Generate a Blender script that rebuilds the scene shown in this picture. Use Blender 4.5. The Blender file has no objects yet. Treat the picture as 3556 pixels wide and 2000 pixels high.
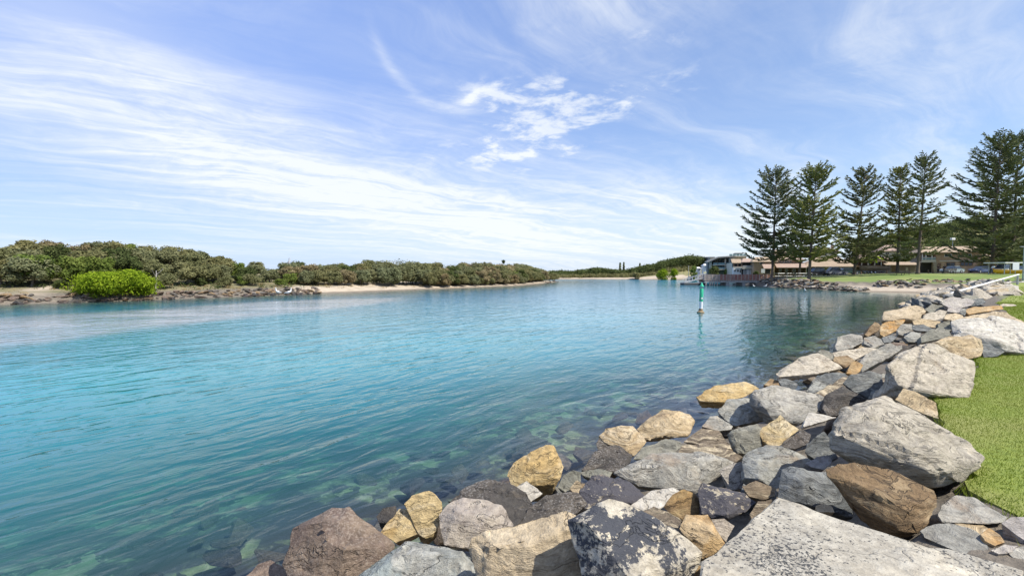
import bpy, bmesh, math, random
import numpy as np
from mathutils import Vector, Matrix, noise

scene = bpy.context.scene
R = math.radians
# ---------------------------------------------------------------- camera
FS = 3556 * 17 / 36            # focal length in photo pixels
HORIZON = 940.0                # photo row of the horizon
PITCH = math.atan((1000 - HORIZON) / FS)
CAM = Vector((0.0, 0.0, 3.0))
cd = bpy.data.cameras.new('camera')
cd.lens = 17; cd.sensor_width = 36; cd.clip_start = 0.05; cd.clip_end = 9000
cam = bpy.data.objects.new('camera', cd)
scene.collection.objects.link(cam)
cam.location = CAM
cam.rotation_euler = (math.pi / 2 - PITCH, 0, 0)
scene.camera = cam

# ---------------------------------------------------------------- light
SUN_EL, SUN_AZ = 53.0, 118.0   # azimuth measured from +Y (view direction) towards +X (right)
sd = bpy.data.lights.new('sun', 'SUN')
sd.energy = 4.6; sd.angle = R(0.53); sd.color = (1.0, 0.94, 0.85)
sun = bpy.data.objects.new('sun', sd)
scene.collection.objects.link(sun)
_sdir = Vector((math.sin(R(SUN_AZ)) * math.cos(R(SUN_EL)), math.cos(R(SUN_AZ)) * math.cos(R(SUN_EL)), math.sin(R(SUN_EL))))
sun.rotation_euler = _sdir.to_track_quat('Z', 'Y').to_euler()
scene.view_settings.view_transform = 'Standard'
scene.view_settings.look = 'None'
scene.view_settings.exposure = 0.55
scene.view_settings.gamma = 1.0
scene.view_settings.use_curve_mapping = False
scene.cycles.use_denoising = True
scene.cycles.max_bounces = 8
scene.cycles.transparent_max_bounces = 16
scene.cycles.caustics_reflective = False
scene.cycles.caustics_refractive = False
scene.cycles.sample_clamp_indirect = 6.0


# ---------------------------------------------------------------- node helper: arithmetic on sockets
class NT:
    """small expression builder on a node tree"""
    def __init__(s, tree):
        s.t = tree; s.n = tree.nodes; s.l = tree.links

    def node(s, typ, ins=None, **props):
        n = s.n.new(typ)
        for k, v in props.items():
            setattr(n, k, v)
        for k, v in (ins or {}).items():
            s.put(n.inputs[k], v)
        return n

    def put(s, sock, v):
        if isinstance(v, E):
            s.l.new(v.s, sock)
        elif isinstance(v, bpy.types.NodeSocket):
            s.l.new(v, sock)
        else:
            if sock.type == 'RGBA' and isinstance(v, (tuple, list)) and len(v) == 3:
                v = (*v, 1.0)
            sock.default_value = v

    def math(s, op, *a, clamp=False):
        n = s.n.new('ShaderNodeMath'); n.operation = op; n.use_clamp = clamp
        for i, v in enumerate(a):
            s.put(n.inputs[i], v)
        return E(s, n.outputs[0])

    def vmath(s, op, *a):
        n = s.n.new('ShaderNodeVectorMath'); n.operation = op
        for i, v in enumerate(a):
            if op == 'SCALE' and i == 1:
                s.put(n.inputs['Scale'], v)
            else:
                s.put(n.inputs[i], v)
        return E(s, n.outputs['Value' if op in ('LENGTH', 'DOT_PRODUCT', 'DISTANCE') else 'Vector'])

    def sep(s, v):
        n = s.node('ShaderNodeSeparateXYZ', {0: v})
        return [E(s, o) for o in n.outputs]

    def comb(s, x, y, z=0.0):
        return E(s, s.node('ShaderNodeCombineXYZ', {0: x, 1: y, 2: z}).outputs[0])

    def noise(s, vec, scale=1.0, detail=4.0, rough=0.5, dist=0.0, color=False):
        n = s.node('ShaderNodeTexNoise', {'Vector': vec, 'Scale': scale, 'Detail': detail, 'Roughness': rough, 'Distortion': dist})
        return E(s, n.outputs['Color' if color else 0])

    def voro(s, vec, scale=1.0, feature='F1', rand=1.0, out='Distance'):
        n = s.node('ShaderNodeTexVoronoi', feature=feature)
        s.put(n.inputs['Vector'], vec); s.put(n.inputs['Scale'], scale); s.put(n.inputs['Randomness'], rand)
        return E(s, n.outputs[out])

    def step(s, v, a, b, to0=0.0, to1=1.0):
        n = s.node('ShaderNodeMapRange', interpolation_type='SMOOTHSTEP')
        for i, x in enumerate((v, a, b, to0, to1)):
            s.put(n.inputs[i], x)
        return E(s, n.outputs[0])

    def mix(s, f, a, b, blend='MIX'):
        n = s.node('ShaderNodeMix', data_type='RGBA', blend_type=blend)
        s.put(n.inputs[0], f); s.put(n.inputs[6], a); s.put(n.inputs[7], b)
        return E(s, n.outputs[2])

    def mapping(s, vec, loc=(0, 0, 0), rot=(0, 0, 0), scale=(1, 1, 1)):
        return E(s, s.node('ShaderNodeMapping', {0: vec, 1: loc, 2: rot, 3: scale}).outputs[0])

    def bump(s, h, strength=0.5, dist=0.05, normal=None):
        d = {'Height': h, 'Strength': strength, 'Distance': dist}
        if normal is not None:
            d['Normal'] = normal
        return E(s, s.node('ShaderNodeBump', d).outputs[0])


class E:
    def __init__(s, nt, sock): s.nt = nt; s.s = sock
    def __add__(s, o): return s.nt.math('ADD', s, o)
    def __radd__(s, o): return s.nt.math('ADD', o, s)
    def __sub__(s, o): return s.nt.math('SUBTRACT', s, o)
    def __rsub__(s, o): return s.nt.math('SUBTRACT', o, s)
    def __mul__(s, o): return s.nt.math('MULTIPLY', s, o)
    def __rmul__(s, o): return s.nt.math('MULTIPLY', o, s)
    def __truediv__(s, o): return s.nt.math('DIVIDE', s, o)
    def __rtruediv__(s, o): return s.nt.math('DIVIDE', o, s)
    def __pow__(s, o): return s.nt.math('POWER', s, o)


# ---------------------------------------------------------------- world: clear sky with high cirrus
def make_world():
    w = bpy.data.worlds.new('World'); scene.world = w; w.use_nodes = True
    w.cycles.sampling_method = 'MANUAL'; w.cycles.sample_map_resolution = 256
    t = w.node_tree; t.nodes.clear(); N = NT(t)
    sky = N.node('ShaderNodeTexSky', sky_type='NISHITA')
    sky.sun_disc = False
    sky.sun_elevation = R(SUN_EL); sky.sun_rotation = R(SUN_AZ)
    sky.altitude = 0; sky.air_density = 1.0; sky.dust_density = 0.6; sky.ozone_density = 2.2
    d = E(N, N.node('ShaderNodeTexCoord').outputs['Generated'])
    x, y, z = N.sep(d)
    zc = N.math('MAXIMUM', z, 0.0)
    den = zc + 0.09
    u = x / den; v = y / den                       # a flat cloud deck seen in perspective
    P = N.comb(u, v, 0.0)
    warp = N.noise(P, 0.55, 3, 0.55, color=True)
    Pw = N.vmath('ADD', P, N.vmath('SCALE', N.vmath('SUBTRACT', warp, (0.5, 0.5, 0.5)), 1.3))

    def streak(ang, sl, sc, detail, seed, dist=0.4):
        m = N.mapping(Pw, loc=(seed, seed * 1.7, seed), rot=(0, 0, R(-ang)), scale=(1, 1, 1))
        m = N.mapping(m, scale=(sl, sc, 1))
        return N.noise(m, 1.0, detail, 0.62, dist)

    s1 = streak(50, 0.16, 1.0, 9, 3.1)
    s2 = streak(38, 0.35, 2.6, 9, 11.4, 0.6)
    s3 = streak(42, 0.9, 8.0, 6, 23.7, 0.5)
    fine = N.noise(Pw, 6.0, 6, 0.65, 0.3)
    # angular position (azimuth and elevation in radians)
    az = N.math('ARCTAN2', x, y)
    el = N.math('ARCSINE', z)

    def blob(a, e, ra, re, rot=0.0):
        ca, sa = math.cos(R(rot)), math.sin(R(rot))
        da = az - a; de = el - e
        p = (da * ca + de * sa) / ra
        q = (de * ca - da * sa) / re
        return N.math('EXPONENT', (p * p + q * q) * -1.0)

    # broad veils
    veilA = blob(-0.62, 0.31, 0.42, 0.075, -17)
    veilA2 = blob(-0.72, 0.36, 0.30, 0.07, -20)
    veilB = blob(-0.45, 0.165, 0.62, 0.066, -11)
    veilC = blob(0.10, 0.11, 0.55, 0.075, -2)
    top = blob(0.20, 0.50, 0.30, 0.09, 10)
    base = N.step(s1, 0.38, 0.72)
    streaks = N.step(s2 * 0.60 + s3 * 0.18 + fine * 0.22, 0.37, 0.70)
    dens = (veilA * 0.33 + veilA2 * 0.26) * (0.45 + streaks * 1.0) + veilB * (0.32 + streaks * 0.78) + veilC * (0.24 + streaks * 0.80) \
        + top * streaks * 0.55 + base * streaks * 0.52 + streaks * 0.10 + base * 0.06
    # hook-shaped wisps and a patch of small puffs
    def arc(ca_, ce_, rad, wd, a0, a1):
        da = az - ca_; de = el - ce_
        rr_ = N.math('SQRT', da * da + de * de)
        q = (rr_ - rad) / wd
        th = N.math('ARCTAN2', de, da)
        return N.math('EXPONENT', q * q * -1.0) * N.step(th, a0 - 0.35, a0 + 0.25) * N.step(th, a1 + 0.3, a1 - 0.3)

    w1 = blob(-0.07, 0.437, 0.085, 0.016, -24) * 0.75 + arc(-0.10, 0.50, 0.186, 0.010, -2.75, -1.45) * 0.75 + blob(-0.085, 0.335, 0.028, 0.016, 20) * 0.8
    w2 = blob(-0.33, 0.262, 0.20, 0.012, -1) * 0.55
    dens = dens + (w1 + w2) * (0.20 + streaks * 0.45) * (0.4 + fine * 1.0)
    Pp = N.vmath('ADD', P, N.vmath('SCALE', warp, 0.25))
    puffn = N.noise(Pp, 5.2, 8, 0.62, 0.2)
    puffm = blob(0.035, 0.305, 0.10, 0.038, -8) + blob(0.02, 0.350, 0.12, 0.022, 4) * 0.95 + blob(0.19, 0.322, 0.15, 0.026, 10) * 0.9 + blob(0.02, 0.245, 0.14, 0.04, 5) * 0.9 + blob(0.33, 0.47, 0.16, 0.05, 20) * 0.45
    puff = N.step(puffn + puffm * 0.12, 0.54, 0.74) * N.math('MINIMUM', puffm * 1.6, 1.0)
    dens = dens + puff * 0.70
    haze = N.step(el, 0.15, 0.0) * 0.55
    dens = N.math('MINIMUM', dens, 0.93)
    # thin milky haze low over the horizon, then the cirrus
    base_sky = N.vmath('SCALE', E(N, sky.outputs[0]), 0.12)
    milk = N.step(x, 0.65, -0.60, 0.24, 0.66)
    base_sky = N.mix(milk, base_sky, (0.245, 0.365, 0.75, 1))
    c = N.mix(haze, base_sky, (0.47, 0.60, 0.74, 1))
    c = N.mix(dens, c, (0.665, 0.695, 0.725, 1))
    bg = N.node('ShaderNodeBackground', {'Color': c, 'Strength': 1.0})
    out = N.node('ShaderNodeOutputWorld')
    t.links.new(bg.outputs[0], out.inputs[0])


make_world()
COL = scene.collection
rng = random.Random(7)


# ---------------------------------------------------------------- photo pixel -> world
def ray(x, y):
    a = (x - 1778) / FS; b = -(y - 1000) / FS
    return Vector((a, math.cos(PITCH) + b * math.sin(PITCH), -math.sin(PITCH) + b * math.cos(PITCH)))


def at(x, y, Y):
    r = ray(x, y)
    return CAM + r * (Y / r.y)


def onz(x, y, z=0.0):
    r = ray(x, y)
    return CAM + r * ((z - CAM.z) / r.z)


K = 3556 / 2576


def od(x, y, z=0.0):
    return onz(x * K, y * K, z)


# ---------------------------------------------------------------- object helpers
def tag(o, label=None, cat=None, group=None, kind=None):
    if label: o['label'] = label
    if cat: o['category'] = cat
    if group: o['group'] = group
    if kind: o['kind'] = kind
    return o


def link(name, me, mat=None, parent=None, loc=None):
    o = bpy.data.objects.new(name, me); COL.objects.link(o)
    if mat is not None and me is not None:
        if len(me.materials) == 0: me.materials.append(mat)
    if parent is not None: o.parent = parent
    if loc is not None: o.location = loc
    return o


def empty(name, loc=(0, 0, 0), rz=0.0):
    o = bpy.data.objects.new(name, None); COL.objects.link(o)
    o.location = loc; o.rotation_euler = (0, 0, rz); o.empty_display_size = 0.2
    return o


def copy_tree(o, parent=None):
    c = o.copy(); COL.objects.link(c); c.parent = parent
    for ch in o.children:
        copy_tree(ch, c)
    return c


def mesh_from(name, verts, faces, smooth=False):
    me = bpy.data.meshes.new(name)
    me.from_pydata(verts, [], faces)
    if smooth:
        me.polygons.foreach_set('use_smooth', [True] * len(me.polygons))
    me.update()
    return me


class MB:
    """collects boxes, tubes and prisms into one mesh"""
    def __init__(s): s.v = []; s.f = []

    def add(s, vs, fs):
        n = len(s.v); s.v += [tuple(p) for p in vs]; s.f += [tuple(i + n for i in f) for f in fs]; return s

    def box(s, x0, x1, y0, y1, z0, z1):
        vs = [(x0, y0, z0), (x1, y0, z0), (x1, y1, z0), (x0, y1, z0), (x0, y0, z1), (x1, y0, z1), (x1, y1, z1), (x0, y1, z1)]
        return s.add(vs, [(0, 3, 2, 1), (4, 5, 6, 7), (0, 1, 5, 4), (1, 2, 6, 5), (2, 3, 7, 6), (3, 0, 4, 7)])

    def tube(s, pts, radii, n=8, cap=True):
        pts = [Vector(p) for p in pts]
        if not isinstance(radii, (list, tuple)): radii = [radii] * len(pts)
        base = len(s.v); ref = Vector((0, 0, 1)); fr = None
        for i, p in enumerate(pts):
            d = (pts[min(i + 1, len(pts) - 1)] - pts[max(i - 1, 0)]).normalized()
            a = d.cross(ref)
            if a.length < 1e-3: a = d.cross(Vector((1, 0, 0)))
            a.normalize(); b = d.cross(a)
            for k in range(n):
                t = 2 * math.pi * k / n
                s.v.append(tuple(p + (a * math.cos(t) + b * math.sin(t)) * radii[i]))
        for i in range(len(pts) - 1):
            for k in range(n):
                k2 = (k + 1) % n
                s.f.append((base + i * n + k, base + (i + 1) * n + k, base + (i + 1) * n + k2, base + i * n + k2))
        if cap:
            s.f.append(tuple(base + k for k in range(n)))
            e = base + (len(pts) - 1) * n
            s.f.append(tuple(e + n - 1 - k for k in range(n)))
        return s

    def lathe(s, prof, n=16):
        base = len(s.v)
        for r, z in prof:
            for k in range(n):
                t = 2 * math.pi * k / n
                s.v.append((r * math.cos(t), r * math.sin(t), z))
        for i in range(len(prof) - 1):
            for k in range(n):
                k2 = (k + 1) % n
                s.f.append((base + i * n + k, base + i * n + k2, base + (i + 1) * n + k2, base + (i + 1) * n + k))
        s.f.append(tuple(base + n - 1 - k for k in range(n)))
        e = base + (len(prof) - 1) * n
        s.f.append(tuple(e + k for k in range(n)))
        return s

    def prism(s, poly, y0, y1):
        """poly in (x, z), extruded along y"""
        n = len(poly)
        vs = [(x, y0, z) for x, z in poly] + [(x, y1, z) for x, z in poly]
        fs = [tuple(range(n)), tuple(range(2 * n - 1, n - 1, -1))]
        fs += [(i, i + n, (i + 1) % n + n, (i + 1) % n) for i in range(n)]
        return s.add(vs, fs)

    def build(s, name, mat, parent=None, smooth=False, bevel=0.0, loc=None):
        me = mesh_from(name, s.v, s.f, False)
        bm = bmesh.new(); bm.from_mesh(me)
        bmesh.ops.recalc_face_normals(bm, faces=bm.faces)
        if bevel > 0:
            bmesh.ops.bevel(bm, geom=list(bm.edges), offset=bevel, segments=2, affect='EDGES', profile=0.6)
        bm.to_mesh(me); bm.free()
        if smooth:
            me.polygons.foreach_set('use_smooth', [True] * len(me.polygons))
            me.set_sharp_from_angle(angle=R(40))
        return link(name, me, mat, parent, loc)


# ---------------------------------------------------------------- materials
def new_mat(name):
    m = bpy.data.materials.new(name); m.use_nodes = True
    t = m.node_tree; t.nodes.clear()
    N = NT(t)
    out = N.node('ShaderNodeOutputMaterial')
    return m, N, out


def principled(N, out, **ins):
    b = N.node('ShaderNodeBsdfPrincipled')
    for k, v in ins.items():
        N.put(b.inputs[k.replace('_', ' ')], v)
    N.l.new(b.outputs[0], out.inputs[0])
    return b


MATS = {}


def plain(name, col, rough=0.7, var=0.25, scale=3.0, bump=0.0, metal=0.0, dirt=None):
    """painted or natural plain surface: base colour with blotchy wear"""
    if name in MATS: return MATS[name]
    m, N, out = new_mat(name)
    tc = N.node('ShaderNodeTexCoord')
    oi = N.node('ShaderNodeObjectInfo')
    vec = N.vmath('ADD', tc.outputs['Object'], N.vmath('SCALE', E(N, oi.outputs['Random']), 37.0)) if False else E(N, tc.outputs['Object'])
    n = N.noise(vec, scale, 5, 0.6)
    f = N.step(n, 0.3, 0.7)
    c2 = dirt or tuple(c * (1 - var) for c in col)
    c = N.mix(f, col, c2)
    b = principled(N, out, Base_Color=c, Roughness=rough, Metallic=metal)
    if bump:
        N.put(b.inputs['Normal'], N.bump(N.noise(vec, scale * 6, 4, 0.6), bump, 0.02))
    MATS[name] = m
    return m

# ================================================================ terrain
def seg_dist(P, A, B):
    d = B - A; L = (d * d).sum()
    t = np.clip(((P - A) @ d) / L, 0, 1)
    q = A + t[:, None] * d
    return np.hypot(P[:, 0] - q[:, 0], P[:, 1] - q[:, 1])


def inside(P, poly):
    x, y = P[:, 0], P[:, 1]; r = np.zeros(len(P), bool)
    n = len(poly)
    for i in range(n):
        x1, y1 = poly[i]; x2, y2 = poly[(i + 1) % n]
        c = (y1 > y) != (y2 > y)
        with np.errstate(divide='ignore', invalid='ignore'):
            xi = (x2 - x1) * (y - y1) / (y2 - y1 + 1e-12) + x1
        r ^= c & (x < xi)
    return r


def sdist(P, poly):
    poly = np.asarray(poly, float)
    d = np.full(len(P), 1e9)
    for i in range(len(poly)):
        d = np.minimum(d, seg_dist(P, poly[i], poly[(i + 1) % len(poly)]))
    return np.where(inside(P, poly), d, -d)


def xy(p): return (p.x, p.y)


NEAR = [xy(od(*p)) for p in [(720, 1400), (950, 1290), (1270, 1200), (1500, 1090), (1750, 990), (1950, 940), (2100, 855), (2240, 790), (2336, 740)]]
COVE = [xy(od(*p)) for p in [(2262, 737), (2144, 733), (2057, 727.7), (1941, 722)]]
FARB = [(50, 104), (58, 118), (66, 140)] + [xy(od(*p)) for p in [(1740, 704), (1600, 703), (1440, 702.5)]] + [(-60, 172), (-420, 230)]
RIGHT = [(-40, -42), (-8.5, -1.5)] + NEAR + COVE + FARB + [(-420, 1500), (1500, 1500), (1500, -42)]
LEFT = [(-420, -120), (-90, 18)] + [xy(od(*p)) for p in [(0, 766), (326, 756), (652, 744), (724, 741), (869, 736), (1086, 727.5), (1304, 719), (1376, 712), (1402, 709)]] + \
       [(6, 138), (-14, 142), (-60, 146), (-420, 190)]


def ss(t):
    t = np.clip(t, 0, 1); return t * t * (3 - 2 * t)


def vnoise(x, y, s, seed=0.0):
    return np.array([noise.noise((a * s + seed, b * s - seed, seed * 0.37)) for a, b in zip(x.ravel(), y.ravel())]).reshape(x.shape)


def heights(P):
    """ground height over the whole place; P is an (n,2) array"""
    x, y = P[:, 0], P[:, 1]
    dr = sdist(P, RIGHT); dl = sdist(P, LEFT)
    # right side: rock slope up to the lawn, cove beach, park, hill
    near = 1.42 * np.clip(dr / 4.8, 0, 1)
    bw = 0.5 + 5.5 * ss((82 - y) / 14)
    cove = 0.55 * np.clip(dr / (bw + 0.6), 0, 1) + 0.75 * ss((dr - bw) / 2.0) + 1.15 * ss((dr - bw - 2) / 26)
    wn = ss((66 - y) / 8)
    farb = 0.5 * np.clip(dr / 2.5, 0, 1) + 1.2 * ss((dr - 3) / 25)
    wf = ss((y - 112) / 25)
    zr = near * wn + (1 - wn) * (cove * (1 - wf) + farb * wf)
    q = x / np.maximum(y, 1.0)
    hill = 12.0 * ss((q - 0.72) / 0.22) * ss((y - 117) / 35) + 3.2 * ss((q - 0.24) / 0.12) * (1 - ss((q - 0.40) / 0.07)) * ss((y - 150) / 40)
    hill = hill + 3.5 * ss((q - 0.50) / 0.1) * ss((y - 124) / 14)
    zr = zr + np.where(dr > 0, hill, 0)
    # left side: low rock edge, dune behind it
    big = ss((60 - x - y * 0.9) / 60)
    zl = (0.75 - 0.45 * ss((x + 30) / 12)) * np.clip(dl / 1.6, 0, 1) + 0.5 * ss((dl - 1) / 6) + (0.5 + 2.3 * big) * ss((dl - 5) / 16)
    z = np.where(dr > 0, zr, np.where(dl > 0, zl, 0))
    # river bed
    zb = np.maximum(-np.minimum(-dr * 0.30, 2.6 + 0 * dr), -3.0)
    zb2 = -np.minimum(-dl * 0.10, 2.6)
    bed = np.maximum(np.where(dr < 0, -np.minimum(-dr * 0.20 + 0.012 * dr * dr * 0, 2.8), 0), np.where(dl < 0, zb2, 0))
    z = np.where((dr <= 0) & (dl <= 0), bed, z)
    return z, dr, dl


def axis(segs):
    out = []
    for a, b, s in segs:
        n = max(1, int(round((b - a) / s)))
        out += [a + (b - a) * i / n for i in range(n)]
    out.append(segs[-1][1])
    return np.array(out)


def make_terrain():
    ax = axis([(-420, -120, 12), (-120, -12, 1.6), (-12, 16, 0.4), (16, 75, 0.9), (75, 180, 3), (180, 700, 20), (700, 1500, 80)])
    ay = axis([(-42, -4, 4), (-4, 24, 0.4), (24, 125, 0.9), (125, 230, 3), (230, 500, 12), (500, 1500, 60)])
    X, Y = np.meshgrid(ax, ay)
    P = np.stack([X.ravel(), Y.ravel()], 1)
    z, dr, dl = heights(P)
    n1 = vnoise(P[:, 0], P[:, 1], 0.35, 3.0); n2 = vnoise(P[:, 0], P[:, 1], 1.3, 9.0)
    land = (dr > 0) | (dl > 0)
    z = z + np.where(dl > 0, 0.16 * n1 + 0.06 * n2, 0) * np.clip(dl / 2, 0, 1)
    z = z + np.where((dr < 0) & (dl < 0), 0.10 * n2 + 0.10 * n1, 0)
    # the soil under the near boulders lies a little lower than their feet
    z = z - 0.40 * ss((70 - P[:, 1]) / 6) * ss((4.9 - dr) / 0.7) * ss((dr + 3) / 3) * (dl < -4)
    x, y = P[:, 0], P[:, 1]
    # zone weights -> vertex colours (r: grass, g: sand, b: rubble/dirt)
    bw = 0.5 + 5.5 * ss((82 - y) / 14)
    wn = ss((66 - y) / 8)
    grass_r = ss((dr - bw - 1.6 + 0.5 * n1) / 0.8) * (1 - wn) + wn * ss((dr - 5.4) / 0.5)
    sand_r = ss((dr + 0.5) / 0.5) * (1 - ss((dr - bw - 0.3) / 0.8)) * (1 - wn) * ss((88 - y) / 8) * (1 - ss((x - 63.5) / 3.0))
    far_sand = ((y > 130) & (dr > -1) & (dr < 5)).astype(float) * ss((x - 10) / 8) * ss((72 - x) / 8)
    sand_l = ss((dl + 0.3) / 0.6) * ss((n1 - 0.25 + 0.7 * ss((-43 - x) / 4) + 1.3 * ss((x + 34) / 14) * (1 - ss((x + 5) / 8)) + 0.9 * ss((x + 4) / 10) - dl * 0.09) / 0.35)
    grass_l = ss((dl - 1.5) / 2) * 0.6
    g = np.where(dr > 0, grass_r, grass_l * (1 - sand_l))
    s = np.where(dr > -2, np.maximum(sand_r, far_sand), sand_l)
    s = np.where((dl > -1), sand_l, s)
    nx, ny = len(ax), len(ay)
    idx = np.arange(nx * ny).reshape(ny, nx)
    F = np.stack([idx[:-1, :-1], idx[:-1, 1:], idx[1:, 1:], idx[1:, :-1]], -1).reshape(-1, 4)
    me = bpy.data.meshes.new('ground')
    me.from_pydata(np.column_stack([P, z]).tolist(), [], F.tolist())
    me.polygons.foreach_set('use_smooth', [True] * len(me.polygons))
    a = me.color_attributes.new('zone', 'FLOAT_COLOR', 'POINT')
    col = np.column_stack([g, s, np.clip((dl > -3) | (y > 128), 0, 1), np.ones(len(g))]).astype(np.float32)
    a.data.foreach_set('color', col.ravel())
    me.update()
    m, N, out = new_mat('ground_cover')
    zone = N.node('ShaderNodeVertexColor', layer_name='zone')
    zr_, zg_, zb_ = N.sep(zone.outputs[0])
    pos = E(N, N.node('ShaderNodeNewGeometry').outputs['Position'])
    f1 = N.noise(pos, 0.9, 6, 0.6); f2 = N.noise(pos, 7.0, 5, 0.65); f3 = N.noise(pos, 0.18, 4, 0.5)
    grass = N.mix(N.step(f2, 0.3, 0.7), (0.10, 0.155, 0.030), (0.165, 0.225, 0.045))
    grass = N.mix(N.step(f3, 0.4, 0.62), grass, (0.20, 0.235, 0.062))
    wild = N.mix(N.step(f1, 0.35, 0.65), (0.13, 0.135, 0.050), (0.26, 0.225, 0.10))
    grass = N.mix(zb_, grass, wild)
    sand = N.mix(N.step(f1, 0.3, 0.7), (0.47, 0.395, 0.30), (0.36, 0.30, 0.22))
    _, _, pz = N.sep(pos)
    wet = N.step(pz + (f1 - 0.5) * 0.25, 0.20, 0.05)
    sand = N.mix(wet, sand, (0.20, 0.165, 0.12))
    vor = N.voro(pos, 5.0, out='Color')
    dirt = N.mix(N.step(f2, 0.3, 0.7), (0.10, 0.085, 0.065), (0.20, 0.17, 0.13))
    bedrock = N.voro(N.vmath('ADD', pos, N.vmath('SCALE', N.noise(pos, 2.0, 3, color=True), 0.5)), 3.6, out='Color')
    vr, vg, vb = N.sep(bedrock)
    f4 = N.noise(pos, 5.5, 7, 0.72, 0.8)
    bed = N.mix(N.step(vr, 0.15, 0.75), (0.030, 0.036, 0.030), (0.15, 0.185, 0.095))
    bed = N.mix(N.step(f4, 0.50, 0.68), bed, (0.28, 0.29, 0.19))
    bed = N.mix(N.step(f1, 0.60, 0.46), bed, (0.025, 0.030, 0.032))
    c = N.mix(zr_, N.mix(N.step(pz, 0.02, -0.1), dirt, bed), grass)
    c = N.mix(zg_, c, sand)
    b = principled(N, out, Base_Color=c, Roughness=0.95)
    N.put(b.inputs['Normal'], N.bump(f2 + f4, 0.7, 0.06))
    o = link('ground', me, m); tag(o, kind='structure')
    return o


make_terrain()


# quick scalar ground for placing things
def gz(x, y):
    z, dr, dl = heights(np.array([[x, y]]))
    return float(z[0])


def ground_hit(px, py, ymin=1.5, ymax=160):
    """where the line of sight through a photo pixel meets the ground or the water"""
    r = ray(px, py)
    Y = np.concatenate([np.arange(ymin, 12, 0.04), np.arange(12, 40, 0.15), np.arange(40, ymax, 0.5)])
    pts = np.array([[CAM.x + r.x * k / r.y, k, CAM.z + r.z * k / r.y] for k in Y])
    z, dr, dl = heights(pts[:, :2])
    z = np.maximum(z, 0.0)
    hit = np.nonzero(pts[:, 2] <= z)[0]
    return float(Y[hit[0]]) if len(hit) else float(ymax)


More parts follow.
